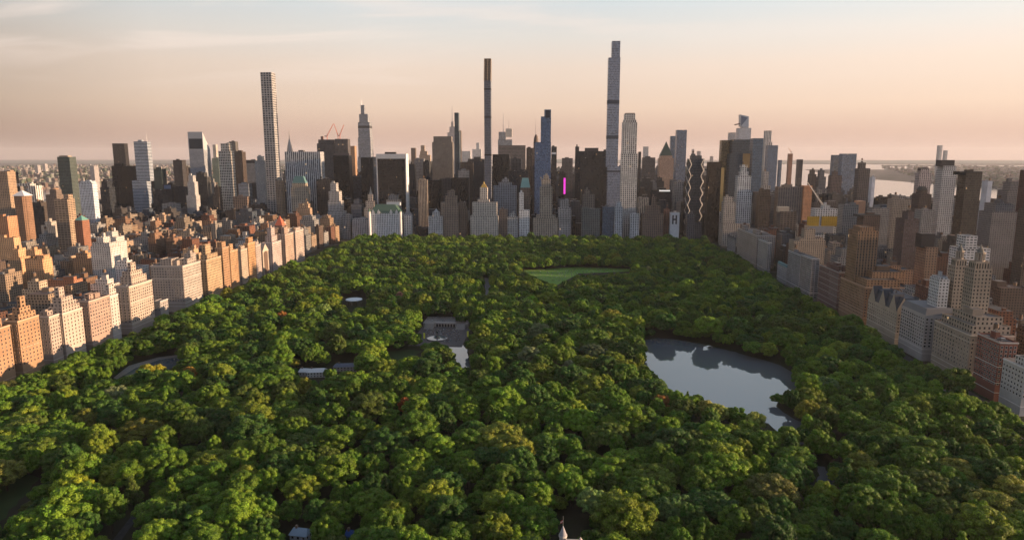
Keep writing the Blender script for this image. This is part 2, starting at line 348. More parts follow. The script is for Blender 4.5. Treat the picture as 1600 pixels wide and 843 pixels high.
sheet('path', ground_poly(PATHL), 0.06, 'gravel_path'); sheet('road', ground_poly(ROADB), 0.06, 'asphalt')
sheet('path', ground_poly(MALL), 0.06, 'pavement')
# ================================================================ buildings
STY = {  # tint, (bay, floor, window width, window height), glass
 'brick': ((.25, .115, .07), (3.2, 3.1, .40, .52), (.03, .03, .03)),
 'rust': ((.25, .145, .09), (3.0, 3.1, .42, .5), (.03, .03, .03)),
 'dkbrown': ((.07, .055, .047), (2.8, 3.2, .45, .55), (.02, .02, .022)),
 'brown': ((.17, .13, .105), (3.0, 3.2, .45, .52), (.025, .025, .027)),
 'tan': ((.36, .25, .165), (3.2, 3.2, .42, .52), (.035, .035, .035)),
 'buff': ((.33, .255, .19), (3.2, 3.3, .42, .55), (.03, .03, .03)),
 'lime': ((.42, .375, .32), (3.4, 3.4, .40, .56), (.035, .035, .04)),
 'white': ((.50, .475, .44), (3.3, 3.2, .48, .5), (.04, .045, .05)),
 'grey': ((.27, .265, .26), (2.8, 3.4, .5, .55), (.03, .035, .04)),
 'ltgrey': ((.42, .42, .42), (2.8, 3.4, .5, .55), (.04, .045, .05)),
 'dkglass': ((.022, .026, .032), (1.6, 3.9, .84, .72), (.016, .02, .026)),
 'black': ((.010, .011, .013), (1.6, 3.9, .7, 1), (.01, .011, .013)),
 'blueglass': ((.13, .17, .22), (1.8, 3.9, .86, .78), (.06, .10, .155)),
 'greyglass': ((.15, .165, .18), (1.7, 3.9, .84, .76), (.055, .075, .1)),
 'greenglass': ((.085, .10, .09), (1.8, 3.2, .8, .62), (.03, .045, .045)),
 'grid': ((.36, .34, .325), (4.7, 4.7, .64, .64), (.05, .06, .07)),
 'ribbon': ((.50, .51, .52), (1.5, 3.8, 1, .48), (.05, .06, .075)),
 'dkribbon': ((.13, .12, .11), (1.5, 3.6, 1, .45), (.02, .022, .025)),
 'balcony': ((.36, .26, .18), (6.2, 3.0, .8, .46), (.04, .035, .03)),
 'fins': ((.55, .54, .53), (3.0, 3.8, .5, 1), (.03, .035, .045)),
 'brfins': ((.15, .14, .13), (2.2, 3.7, .45, 1), (.03, .03, .032)),
 'tanfins': ((.42, .33, .25), (4.0, 3.6, .42, 1), (.02, .02, .022)),
 'bronze': ((.055, .036, .024), (1.8, 3.4, .55, 1), (.022, .018, .014)),
 'gold': ((.30, .21, .10), (1.8, 3.9, .84, .8), (.22, .15, .07)),
 'steel': ((.20, .20, .21), (5.0, 4.2, .72, .66), (.03, .032, .036)),
}
BLD = []      # every building that is a thing of its own: (label, px, py, px_left, px_right, Y)
FOOT = []     # footprints taken, so that the fill keeps off them
_seed = [0]
ROOFT = [(.10, .095, .09), (.16, .15, .14), (.06, .06, .062), (.23, .22, .20), (.13, .09, .075)]
def clutter(root, x0, x1, y0, y1, z, tint, rnd, small=False):
    """bulkheads, plant and tanks standing on a roof, each a part; coordinates local to the root"""
    wx, wy = x1 - x0, y1 - y0
    if min(wx, wy) < 7: return
    bw, bd, bh = wx * rnd.uniform(.25, .45), wy * rnd.uniform(.25, .45), rnd.uniform(3.5, 7)
    bx, by = rnd.uniform(x0 + 1.5, x1 - bw - 1.5), rnd.uniform(y0 + 1.5, y1 - bd - 1.5)
    mb = MB(); mb.box(bx, bx + bw, by, by + bd, z, z + bh, tint, top=(.12, .115, .11)); mb.build('bulkhead', 'stone', root)
    n = 0 if small else rnd.randint(1, 3)
    for _ in range(n):
        ux, uy = rnd.uniform(x0 + 2, x1 - 5), rnd.uniform(y0 + 2, y1 - 5)
        if bx - 4 < ux < bx + bw and by - 4 < uy < by + bd: continue
        mb = MB(); h = rnd.uniform(1.5, 2.8); mb.box(ux, ux + rnd.uniform(2.2, 3.5), uy, uy + rnd.uniform(2.2, 3.5), z, z + h, (.30, .30, .30)); mb.build('roof_unit', 'metal', root)
    if not small and rnd.random() < .6:
        ux, uy = rnd.uniform(x0 + 3, x1 - 3), rnd.uniform(y0 + 3, y1 - 3); zz = z
        if bx - 3 < ux < bx + bw + 3 and by - 3 < uy < by + bd + 3: ux, uy, zz = bx + bw / 2, by + bd / 2, z + bh
        mb = MB(); c = (.17, .11, .07)
        for sx in (-1.1, 1.1):
            for sy in (-1.1, 1.1): mb.bar((ux + sx, uy + sy, zz), (ux + sx, uy + sy, zz + 3), .25, (.06, .06, .06))
        mb.cyl(ux, uy, 1.9, zz + 3, zz + 6.6, c, 10, cap=False); mb.cyl(ux, uy, 2.05, zz + 6.6, zz + 8.0, (.10, .09, .08), 10, 0.0)
        mb.build('water_tank', 'stone', root)
def tier_walls(wall, roof, x0, x1, y0, y1, z0, z1, tint, par, gl, rt, parapet=1.1):
    P = [(x0, y0), (x1, y0), (x1, y1), (x0, y1)]
    wall.walls(P, z0, z1, tint, par, gl)
    roof.cap(P, z1 - parapet if parapet else z1, rt)
    if parapet:
        t = .45; Q = [(x0 + t, y0 + t), (x1 - t, y0 + t), (x1 - t, y1 - t), (x0 + t, y1 - t)]
        for i in range(4):
            j = (i + 1) % 4
            roof.face([(*P[i], z1), (*P[j], z1), (*Q[j], z1), (*Q[i], z1)], tuple(c * .9 for c in tint))
            roof.face([(*Q[j], z1 - parapet), (*Q[i], z1 - parapet), (*Q[i], z1), (*Q[j], z1)], tuple(c * .8 for c in tint))
def poly_tier(wall, roof, P, z0, z1, tint, par, gl, rt):
    wall.walls(P, z0, z1, tint, par, gl); roof.cap(P, z1, rt)
def B(kind, label, tiers, Y, depth=30, sty='tan', tint=None, par=None, glc=None, rot=0, cat=None, top=None, roof_t=None, extras=None, clut=True, cham=0, base=0, group=None):
    """a building from the outline of its camera-facing front: tiers are (left px, right px, top px), topmost first"""
    _seed[0] += 1; rnd = random.Random(_seed[0] * 77)
    t0, p0, g0 = STY[sty]; tint = tint or t0; par = par or p0; gl = (*(glc or g0), rnd.random())
    if Y > 1350 and par[2] < .7 and par[3] < 1 and par[0] < 5: par = (par[0] * 1.5, par[1] * 1.3, min(.7, par[2] + .08), min(.75, par[3] + .08))
    T = []
    for (a, b, c, *dd) in tiers:
        if a > 930: sh_ = (a - 867) * depth / (Y + depth) * .9; a = min(a + sh_, a + (b - a) * .55)      # the side that shows is part of the outline
        A, Bq = at_y(a, c, Y), at_y(b, c, Y); T.append([A.x, Bq.x, A.z, dd[0] if dd else None])
    T.sort(key=lambda t: -t[2])
    x0b = min(t[0] for t in T); x1b = max(t[1] for t in T); cx = (x0b + x1b) / 2
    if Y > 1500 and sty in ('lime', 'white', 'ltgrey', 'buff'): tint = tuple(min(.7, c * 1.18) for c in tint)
    root = empty(kind, (cx, Y + depth / 2, 0), R(rot))
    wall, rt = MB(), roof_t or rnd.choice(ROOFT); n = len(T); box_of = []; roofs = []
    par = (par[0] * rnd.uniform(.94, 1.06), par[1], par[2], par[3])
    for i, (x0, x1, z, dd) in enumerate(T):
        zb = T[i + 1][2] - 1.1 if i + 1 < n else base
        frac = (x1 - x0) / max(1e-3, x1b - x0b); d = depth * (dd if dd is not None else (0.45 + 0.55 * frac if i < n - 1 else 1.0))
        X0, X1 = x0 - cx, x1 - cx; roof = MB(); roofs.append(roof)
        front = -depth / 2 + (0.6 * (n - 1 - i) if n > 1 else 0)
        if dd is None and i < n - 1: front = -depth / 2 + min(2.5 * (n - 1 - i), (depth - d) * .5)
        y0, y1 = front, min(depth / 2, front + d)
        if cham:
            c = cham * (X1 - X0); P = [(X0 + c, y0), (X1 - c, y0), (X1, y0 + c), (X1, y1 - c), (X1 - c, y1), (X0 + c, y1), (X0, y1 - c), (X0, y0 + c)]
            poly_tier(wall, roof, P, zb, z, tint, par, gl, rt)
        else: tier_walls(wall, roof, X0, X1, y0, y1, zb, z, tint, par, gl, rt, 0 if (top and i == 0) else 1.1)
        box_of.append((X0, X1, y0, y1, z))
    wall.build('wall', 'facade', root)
    for roof in roofs: roof.build('roof', 'roofing', root)
    X0, X1, y0, y1, z = box_of[0]; W = X1 - X0; D = y1 - y0
    if top:
        tp = top[0]; mb = MB()
        if tp in ('pyramid', 'mansard', 'spire'):
            zt = at_y((tiers[0][0] + tiers[0][1]) / 2, top[1], Y + depth / 2).z; col = top[2] if len(top) > 2 else (.12, .3, .24)
            k = {'pyramid': .02, 'mansard': .62, 'spire': .02}[tp]; mx, my = (X0 + X1) / 2, (y0 + y1) / 2
            P = [(X0, y0), (X1, y0), (X1, y1), (X0, y1)]; Q = [(mx + (x - mx) * k, my + (y - my) * (k if tp != 'mansard' else .5)) for x, y in P]
            if tp == 'spire': mb.cyl(mx, my, min(W, D) * .42, z, z + (zt - z) * .35, col, 8, min(W, D) * .22); mb.cyl(mx, my, min(W, D) * .22, z + (zt - z) * .35, zt, col, 8, .15)
            else: mb.frus(P, Q, z, zt, col)
            mb.build('pyramid_roof' if tp == 'pyramid' else tp + ('_roof' if tp == 'mansard' else ''), 'paint', root)
        elif tp == 'dome':
            zt = at_y((tiers[0][0] + tiers[0][1]) / 2, top[1], Y + depth / 2).z; mx, my = (X0 + X1) / 2, (y0 + y1) / 2; r = min(W, D) * .48
            for k in range(5):
                a0, a1 = k / 5 * math.pi / 2, (k + 1) / 5 * math.pi / 2
                mb.cyl(mx, my, r * math.cos(a0), z + (zt - z) * math.sin(a0), z + (zt - z) * math.sin(a1), top[2], 16, max(.05, r * math.cos(a1)))
            mb.build('dome', 'paint', root)
    elif clut:
        for k in range(min(2, n)):
            a, b, c, d, e = box_of[k]
            if k == 0: clutter(root, a, b, c, d, e - 1.1, tuple(v * .8 for v in tint), rnd, small=(Y > 1900))
    if extras: extras(root, box_of, cx, Y, depth, tint)
    o = tag(root, label, cat or kind.replace('_', ' '), group)
    mxx = sum(t[0] + t[1] for t in tiers) / 2 / len(tiers)
    BLD.append((label, mxx, tiers[0][2], min(t[0] for t in tiers), max(t[1] for t in tiers), Y))
    FOOT.append((x0b - 6, x1b + 6, Y - 6, Y + depth + 6))
    return root
def mast(px, ptop, Yoff=0.5, r=.8, name='antenna', z0=None, tint=(.3, .3, .32), taper=.25):
    def f(root, bx, cx, Y, depth, t):
        yy = Y + depth * Yoff; v = at_y(px, ptop, yy); mb = MB(); mb.cyl(v.x - cx, yy - Y - depth / 2, r, (bx[0][4] if z0 is None else z0), v.z, tint, 8, r * taper); mb.build(name, 'metal', root)
    return f
def bands(pys, tint=(.02, .02, .022), proud=.3):
    def f(root, bx, cx, Y, depth, t):
        for a, b in pys:
            za, zb = at_y(800, b, Y).z, at_y(800, a, Y).z
            for (X0, X1, y0, y1, z) in bx[::-1]:
                if zb <= z + 1: mb = MB(); mb.box(X0 - proud, X1 + proud, y0 - proud, y1 + proud, za, zb, tint); mb.build('mechanical_band', 'stone', root); break
    return f
def multi(*fs):
    def f(*a):
        for g in fs: g(*a)
    return f
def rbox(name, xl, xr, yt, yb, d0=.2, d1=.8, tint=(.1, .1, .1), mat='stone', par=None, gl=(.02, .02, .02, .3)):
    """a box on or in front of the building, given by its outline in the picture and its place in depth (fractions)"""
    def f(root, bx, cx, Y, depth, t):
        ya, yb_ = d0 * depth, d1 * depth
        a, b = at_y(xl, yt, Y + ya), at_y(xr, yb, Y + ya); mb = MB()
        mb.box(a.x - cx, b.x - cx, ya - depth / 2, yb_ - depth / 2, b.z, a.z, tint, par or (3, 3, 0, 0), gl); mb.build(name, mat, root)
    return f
ST = lambda n: SOUTH + (59 - n) * 80.5
K = 'office_tower'; A = 'apartment_tower'; H = 'hotel'
COP = (.13, .30, .25)

# ---- far landmarks and the towers that stand against the sky, west side last
B(A, 'sunlit tan tower cut by the picture edge, highest one at the eastern edge', [(-8, 10, 268), (-8, 15, 300)], 1650, 30, 'tan')
B(A, 'thin dark slab just behind the sunlit tan tower at the picture edge', [(10, 20, 269)], 1900, 20, 'dkbrown')
B(A, 'brown brick tower with a small white pyramid roof', [(18, 38, 306)], 1180, 22, 'rust', top=('pyramid', 297, (.7, .68, .66)), cham=.2)
B(A, 'white twin slab tower with dark vertical window strips near the river', [(25, 46, 287), (44, 55, 290)], 1750, 24, 'white', par=(7, 3.2, .4, 1))
B(A, 'broad dark brown stepped block beside the white pyramid roof', [(46, 62, 316), (41, 67, 322)], 1350, 30, 'dkbrown')
B(A, 'tall green glass tower with sunlit western side above the river', [(89, 108, 245)], 1500, 22, 'greenglass', extras=rbox('roof_screen', 92, 106, 243, 246, .2, .8, (.3, .25, .2)))
B(A, 'dark tower with an arched crown left of the balcony tower', [(76, 86, 296), (71, 88, 304)], 1330, 20, 'brown', top=('dome', 293, (.36, .22, .13)))
B(A, 'tan balcony tower with horizontal sunlit bands in the upper east side', [(99, 105, 304), (84, 105, 311)], 1120, 18, 'balcony')
B(A, 'slim pale blue-white grid tower right of the green glass tower', [(123, 144, 286), (125, 142, 283)], 1600, 18, 'white', tint=(.5, .54, .6), par=(2.6, 3.1, .45, .6))
B(K, 'dark curved glass tower behind the slim pale grid tower', [(157, 166, 283), (156, 170, 292)], 1700, 24, 'dkglass')
B(A, 'tall plain black residential slab left of the silver banded tower', [(175, 194, 224)], 2850, 24, 'black', tint=(.03, .025, .022), clut=False)
B(K, 'wide black block at the foot of the tall black slab', [(174, 205, 259), (174, 209, 262)], 1900, 26, 'black')
B(K, 'silver banded glass tower with a thin mast and gold sunlit side', [(208, 229, 221), (206, 229, 282)], 1820, 22, 'ribbon', tint=(.36, .40, .45), par=(1.5, 4, 1, .5), extras=mast(228, 204, .3, .7))
B(A, 'small tan brick block with a copper pyramid roof on the upper east side', [(116, 128, 344)], 1100, 18, 'brick', top=('pyramid', 336, COP))
B(A, 'sunlit tan slab at the picture edge, windows in rows', [(-10, 11, 338)], 1010, 20, 'rust', tint=(.42, .22, .12))
B(A, 'white stepped apartment block with terraces near the madison avenue roofs', [(147, 158, 371), (143, 170, 379), (141, 172, 385)], 930, 24, 'white')
B(A, 'small white terraced block behind the white stepped one', [(163, 172, 362), (161, 180, 370), (158, 183, 378)], 1030, 24, 'white')
B(A, 'beige block with a pale penthouse under the brown stepped block', [(68, 78, 346), (64, 86, 352)], 1150, 22, 'lime')
B(K, 'low dark green glass slab right of the silver banded tower', [(239, 252, 264)], 2100, 26, 'greenglass', tint=(.05, .07, .06))
B(K, 'dark slab with a brown sunlit side left of the slant-roofed tower', [(270, 284, 250)], 2100, 24, 'dkbrown', tint=(.05, .045, .045))
B(K, 'small blocky tower with a rounded head right of the dark brown-sided slab', [(284, 292, 262)], 2150, 20, 'dkbrown')
def citi(root, bx, cx, Y, depth, t):
    X0, X1, y0, y1, z = bx[0]; zt = at_y(300, 206, Y).z; mb = MB(); c = (.40, .40, .40)
    mb.face([(X0, y0, z), (X1, y0, z), (X1, y0, zt), (X0, y0, zt)], c); mb.face([(X1, y1, z), (X0, y1, z), (X0, y1, z + 2), (X1, y1, z + 2)], c)
    mb.face([(X0, y1, z), (X0, y0, z), (X0, y0, zt), (X0, y1, z + 2)], c); mb.face([(X1, y0, z), (X1, y1, z), (X1, y1, z + 2), (X1, y0, zt)], c); mb.face([(X0, y0, zt), (X1, y0, zt), (X1, y1, z + 2), (X0, y1, z + 2)], c)
    mb.build('slanted_crown', 'stone', root); w = X1 - X0
    g = MB(); g.face([(X0 + w * .06, y0 - .3, z + (zt - z) * .05), (X0 + w * .95, y0 - .3, z + (zt - z) * .05), (X0 + w * .95, y0 - .3, z + (zt - z) * .62), (X0 + w * .06, y0 - .3, z + (zt - z) * .62)], (.03, .035, .045)); g.build('louvre', 'paint', root)
B(K, 'silver ribbon-windowed tower with a slanted roof cut', [(295, 318, 234)], 2330, 46, 'ribbon', tint=(.38, .39, .41), clut=False, extras=citi)
B(A, 'thin pinkish tower peeping up right of the slant-roofed tower', [(332, 337, 226)], 2900, 16, 'lime', clut=False)
B(K, 'pale green glass tower right below the thin pinkish tower', [(331, 341, 247)], 2350, 20, 'greenglass', tint=(.25, .30, .24))
B(A, 'tall cream tower with arched window bays and a brown crown', [(344, 357, 224), (341, 360, 236)], 1900, 22, 'lime', tint=(.50, .45, .38), par=(5.2, 7.5, .62, .7), glc=(.08, .07, .06))
B(K, 'brown ribbed tower behind the cream arched tower', [(357, 367, 221), (355, 371, 236)], 2350, 26, 'brfins')
B(K, 'dark brown glazed tower right of the cream arched tower', [(361, 378, 237)], 2150, 26, 'bronze', tint=(.08, .06, .05), par=(2, 3.8, .7, .7))
B(K, 'wide dark slab with a pale louvred top left of the white rounded tower', [(379, 400, 250)], 2300, 24, 'grey', extras=rbox('louvre', 379, 400, 250, 255, -.02, .02, (.04, .04, .045)))
B(A, 'slim white tower with a rounded top left of the tallest white grid tower', [(401, 409, 244), (398, 413, 251)], 1880, 18, 'white', par=(2.5, 3.4, .5, 1))
B(A, 'pencil-thin supertall tower of white square concrete grid', [(406.5, 423.5, 113)], 1850, 28, 'grid', clut=False, extras=bands([(151, 154.5), (188, 191.5), (226, 229), (263, 266), (300, 303)], (.10, .09, .085), -.5), par=(4.7, 4.75, .62, .62))
B(K, 'slender grey-white art deco tower left of the cream arched tower', [(293, 300, 274), (292, 303, 284), (291, 306, 305)], 1830, 22, 'lime', tint=(.42, .41, .40), par=(2.6, 3.6, .42, 1))
B(K, 'dark tower with a jagged rooftop under the slant-roofed tower', [(306, 318, 270), (303, 323, 276)], 1980, 24, 'dkbrown', tint=(.05, .05, .05))
B(K, 'dark glass ziggurat with stepped terraces below the silver banded tower', [(240, 251, 297), (238, 254, 306), (236, 256, 318)], 1780, 30, 'dkglass')
B(K, 'grey grid block right of the dark ziggurat', [(253, 274, 318)], 1760, 26, 'grey')
B(K, 'dark block with a blue glazed upper band behind the grey grid block', [(254, 269, 288)], 1950, 22, 'dkglass', extras=rbox('glazed_band', 256, 267, 289, 295, -.02, .05, (.12, .2, .35), 'metal'))
B(K, 'plain dark office slab left of the slender art deco tower', [(273, 289, 292)], 1930, 24, 'dkglass')
B(A, 'brown grid tower with an orange sunlit side below the dark brown glazed tower', [(364, 386, 307)], 1740, 20, 'brown', tint=(.24, .17, .13), par=(3.6, 3.3, .6, .6))
B(K, 'low dark brown block right of the brown grid tower', [(392, 411, 320)], 1760, 24, 'dkbrown')
B(A, 'small tan rounded tower beside the base of the white grid supertall', [(430, 440, 282)], 1780, 16, 'tan', top=('dome', 276, (.3, .26, .2)))
B(K, 'striped glass block in front of the wide dark slab', [(372, 388, 287)], 1850, 22, 'ribbon', tint=(.3, .32, .34))
B(A, 'tan brick slab with sunlit sides just above the fifth avenue roofs', [(284, 306, 346)], 1500, 26, 'buff')
B(K, 'dark spired brown tower between the ziggurat towers and the cream arched one', [(334, 341, 292), (332, 342, 305)], 1850, 18, 'dkbrown')
B(A, 'brown brick slab right behind the tan brick slab', [(318, 330, 345)], 1440, 20, 'rust')
B(K, 'broad white marble tower of close vertical stripes by the plaza', [(444.5, 500, 237)], 1760, 30, 'fins', tint=(.50, .50, .50), par=(5.2, 3.8, .5, 1), extras=rbox('roof_plant', 466, 474, 234.5, 238, .3, .7, (.1, .1, .1)), clut=False)
def chry(root, bx, cx, Y, depth, t):
    X0, X1, y0, y1, z = bx[0]; mx, my = (X0 + X1) / 2, (y0 + y1) / 2; zt = at_y(451, 201, Y + depth / 2).z; c = (.30, .26, .24); r = (X1 - X0) * .55; Hh = zt - z
    for k, (a, b, ra, rb) in enumerate([(0, .16, 1, .86), (.16, .30, .82, .66), (.30, .42, .60, .44), (.42, .54, .38, .22), (.54, 1, .14, .02)]):
        mb = MB(); mb.cyl(mx, my, r * ra, z + Hh * a, z + Hh * b, c, 8, r * rb); mb.build('crown' if k < 4 else 'spire', 'metal', root)
B(K, 'needle-spired art deco tower with arched metal crown on the skyline', [(447, 456, 237)], 3000, 24, 'grey', clut=False, extras=chry)
B(H, 'tan hotel tower with a green copper mansard by the white striped tower', [(456, 477, 286), (454, 480, 293)], 1690, 18, 'tan', tint=(.40, .33, .25), top=('mansard', 275, (.10, .2, .19)))
B(H, 'plain tan hotel block standing in front of the copper mansard tower', [(466, 481, 318), (462, 484, 325)], 1600, 16, 'tan')
def crane(px_b, py_b, px_t, py_t, px_c=None, py_c=None, c=(.45, .10, .06)):
    def f(root, bx, cx, Y, depth, t):
        yy = Y + depth * .4; g = lambda px, py: (lambda v: (v.x - cx, yy - Y - depth / 2, v.z))(at_y(px, py, yy))
        z0 = bx[0][4]; b = g(px_b, py_b); mb = MB(); mb.bar((b[0], b[1], z0 - 2), b, 1.6, c)
        t_ = g(px_t, py_t); mb.bar(b, t_, 1.3, c); mb.bar((b[0], b[1], b[2] + 7), t_, .4, c); mb.bar(b, (b[0], b[1], b[2] + 8), 1.0, c); mb.bar(b, (b[0] - (t_[0] - b[0]) * .35, b[1], b[2] + 1), 2.2, (.2, .2, .2)); mb.build('crane', 'paint', root)
    return f
B(K, 'steel-framed tower under construction with open floors, left half with a red crane', [(497, 522, 218), (495, 523, 224)], 2350, 30, 'steel', tint=(.10, .085, .08), clut=False, extras=multi(crane(511, 213, 521, 193), rbox('scaffold', 501, 505, 213, 219, .2, .4, (.2, .1, .08), 'paint')))
B(K, 'steel-framed tower under construction, right half with a luffing crane', [(523, 543, 217)], 2340, 30, 'steel', tint=(.09, .08, .08), clut=False, extras=multi(crane(528, 212, 522, 194), crane(531, 212, 537, 195)))
B(K, 'lit tan slab right of the tower under construction', [(543.5, 554, 228)], 2550, 24, 'tan', tint=(.40, .24, .14), clut=False)
B(K, 'plain black monolith below the tower under construction', [(520.5, 545, 243)], 1900, 30, 'black', clut=False, extras=rbox('roof_screen', 520.8, 545, 239, 243.5, .05, .2, (.12, .10, .09)))
B(K, 'dark brown grid block left of the black monolith', [(494, 514, 280)], 1740, 26, 'dkbrown')
B(K, 'pale limestone stepped tower narrowing like a ziggurat by the fifth avenue corner', [(515, 524, 286), (513, 529, 299), (512, 532, 314), (512, 536, 330)], 1680, 28, 'lime', tint=(.38, .36, .34), par=(2.6, 3.5, .45, .6))
def onev(root, bx, cx, Y, depth, t):
    yy = Y + depth / 2; v = at_y(564.5, 153, yy); z = at_y(565, 168, yy).z; mb = MB(); mb.cyl(v.x - cx, 0, 1.6, z - 8, v.z, (.4, .4, .42), 6, .2); mb.build('spire', 'metal', root)
B(K, 'tall tapering silver glass tower with stepped crown and spire', [(562.5, 568, 164), (560.5, 574, 178), (559, 577, 191), (559, 578.5, 215), (559, 580, 245)], 2950, 44, 'greyglass', tint=(.27, .28, .30), glc=(.09, .105, .13), clut=False, par=(3.2, 4.2, .6, .6), extras=multi(onev, bands([(196, 199.5)], (.05, .05, .055))))
B(K, 'narrow black slab left of the curved black-faced tower', [(563.5, 580, 246)], 1900, 26, 'black', clut=False)
B(K, 'grey striped slab between the narrow black slab and the black-faced tower', [(578, 588, 245)], 1920, 24, 'fins', tint=(.34, .34, .34), clut=False)
def solow(root, bx, cx, Y, depth, t):
    X0, X1, y0, y1, z = bx[0]; w = X1 - X0; mb = MB(); fr = w * .035; fl = 16
    # black front that flares out towards its foot, framed in white travertine
    prof = [(z - 12, 0), (z * .55, 0), (z * .35, 2.5), (z * .18, 7), (0, fl)]
    for (za, oa), (zb, ob) in zip(prof, prof[1:]):
        mb.face([(X0 + fr, y0 - .6 - ob, zb), (X1 - fr, y0 - .6 - ob, zb), (X1 - fr, y0 - .6 - oa, za), (X0 + fr, y0 - .6 - oa, za)], (.016, .015, .015), (1.5, 3.8, .8, .8), (.012, .012, .014, .2), [(0, zb), (w, zb), (w, za), (0, za)])
    mb.build('curtain_wall', 'facade', root)
    s = MB(); c = (.62, .60, .58)
    for xa, xb in ((X0, X0 + fr), (X1 - fr, X1)):
        for (za, oa), (zb, ob) in zip(prof, prof[1:]):
            s.face([(xa, y0 - 1 - ob, zb), (xb, y0 - 1 - ob, zb), (xb, y0 - 1 - oa, za), (xa, y0 - 1 - oa, za)], c)
            s.face([(xb, y0 - 1 - ob, zb), (xb, y0, zb), (xb, y0, za), (xb, y0 - 1 - oa, za)], c); s.face([(xa, y0, zb), (xa, y0 - 1 - ob, zb), (xa, y0 - 1 - oa, za), (xa, y0, za)], c)
    s.box(X0, X1, y0 - 1, y0 - .05, z - 12, z + .1, c); s.build('frame', 'stone', root)
B(K, 'black-faced tower with a white frame and flaring foot behind the green-roofed hotel', [(587.5, 634.5, 240.5)], 1760, 26, 'ltgrey', tint=(.60, .58, .56), par=(30, 3.8, .3, .3), clut=False, extras=multi(solow, rbox('roof_plant', 601, 618, 237.5, 241, .3, .7, (.03, .03, .03))))
def plaza(root, bx, cx, Y, depth, t):
    X0, X1, y0, y1, z = bx[0]; c = (.66, .63, .60)
    for f in (.12, .30, .70, .88):
        x = X0 + (X1 - X0) * f; g = MB(); g.face([(x - 3.2, y0 - .25, z - 3), (x + 3.2, y0 - .25, z - 3), (x + 3.2, y0 - .25, z + 4), (x, y0 - .25, z + 10), (x - 3.2, y0 - .25, z + 4)], c); g.face([(x + 3.2, y0 - .25, z - 3), (x + 3.2, y0 + 4, z - 3), (x + 3.2, y0 + 4, z + 4), (x + 3.2, y0 - .25, z + 4)], c); g.build('gable', 'stone', root)
    for x in (X0, X1):
        g = MB(); g.cyl(x, y0, 3.4, 0, z + 4, c, 10); g.cyl(x, y0, 3.6, z + 4, z + 12, (.10, .17, .13), 10, .1); g.build('turret', 'stone', root)
B(H, 'white chateau-style hotel with a green mansard roof at the park corner', [(577, 625.5, 333)], 1640, 40, 'white', tint=(.66, .63, .60), par=(3.0, 3.4, .42, .6), top=('mansard', 319, (.07, .13, .095)), extras=multi(plaza, rbox('rooftop_penthouse', 604, 625, 316, 321, .4, .7, (.5, .52, .54))))
B(A, 'tan stepped tower with a pointed spire roof left of the black-faced tower', [(574, 581, 304), (571, 584, 314), (568.5, 587, 325)], 1720, 22, 'lime', tint=(.40, .34, .28), top=('spire', 291, (.32, .30, .27)))
B('department_store', 'grey classical stone block left of the green-roofed hotel', [(550, 575, 342)], 1650, 30, 'ltgrey', tint=(.36, .35, .35), par=(3, 3.8, .42, .62), cat='building')
B(A, 'grey apartment block under the pale limestone stepped tower', [(534, 547, 336)], 1660, 22, 'grey', tint=(.33, .32, .31))
B(H, 'light stone stepped hotel right of the plain tan hotel block', [(489, 504, 338), (486, 512, 345)], 1650, 24, 'lime', tint=(.42, .40, .38))
B(A, 'small grey box of a building at the corner right of the fifth avenue row', [(486, 497, 353)], 1560, 18, 'grey', tint=(.32, .31, .30))
B(K, 'dark office slab right beside the black-faced tower', [(639, 647, 256)], 1980, 24, 'dkglass')
B(K, 'plain grey office slab left of the round-headed dark tower', [(647.5, 662, 248)], 2050, 24, 'grey', tint=(.20, .20, .21))
B(K, 'dark tower with a rounded head left of the brown ribbed slab', [(660, 674, 252)], 2000, 22, 'dkglass', cham=.25)
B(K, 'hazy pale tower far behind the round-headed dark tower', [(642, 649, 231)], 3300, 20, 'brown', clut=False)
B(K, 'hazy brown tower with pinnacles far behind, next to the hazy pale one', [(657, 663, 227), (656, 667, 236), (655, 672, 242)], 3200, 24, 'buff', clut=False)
B(K, 'tan tower of bold vertical stripes rising from the park front', [(653, 667.5, 281)], 1720, 14, 'tanfins', extras=rbox('roof_plant', 655, 661, 279, 283, .3, .7, (.40, .3, .2)))
B(K, 'wide black office slab behind the tan striped tower', [(664, 689, 282)], 1850, 26, 'black', clut=False)
B(A, 'small white mansard-roofed building right of the green-roofed hotel', [(631, 642, 336)], 1660, 18, 'white', tint=(.5, .5, .5), top=('mansard', 331, (.2, .2, .21)))
B(A, 'ornate grey-white gabled building at the foot of the tan striped tower', [(675, 686, 331), (669, 691, 338)], 1650, 22, 'ltgrey', tint=(.48, .48, .48), top=('spire', 325, (.4, .4, .4)))
B(K, 'broad brown ribbed slab in mid skyline with a flat top', [(677, 705, 213), (675, 707, 222)], 2150, 30, 'brfins', tint=(.21, .19, .17), clut=False)
B(K, 'brown slab half hidden behind the thin dark tapered tower', [(712, 720, 204)], 2350, 22, 'brown', clut=False)
B(K, 'famous stepped office tower with a thin mast, hazy and far', [(704.5, 708.5, 190), (702, 710.5, 198), (699, 713, 207)], 3700, 34, 'lime', tint=(.40, .37, .36), clut=False, extras=mast(706.3, 164, .5, 2.4))
B(A, 'thin dark glass tower with a tapered top left of the slimmest supertall', [(709.8, 716, 176), (710, 717.6, 205)], 2020, 22, 'dkglass', tint=(.05, .07, .085), glc=(.03, .05, .06), clut=False)
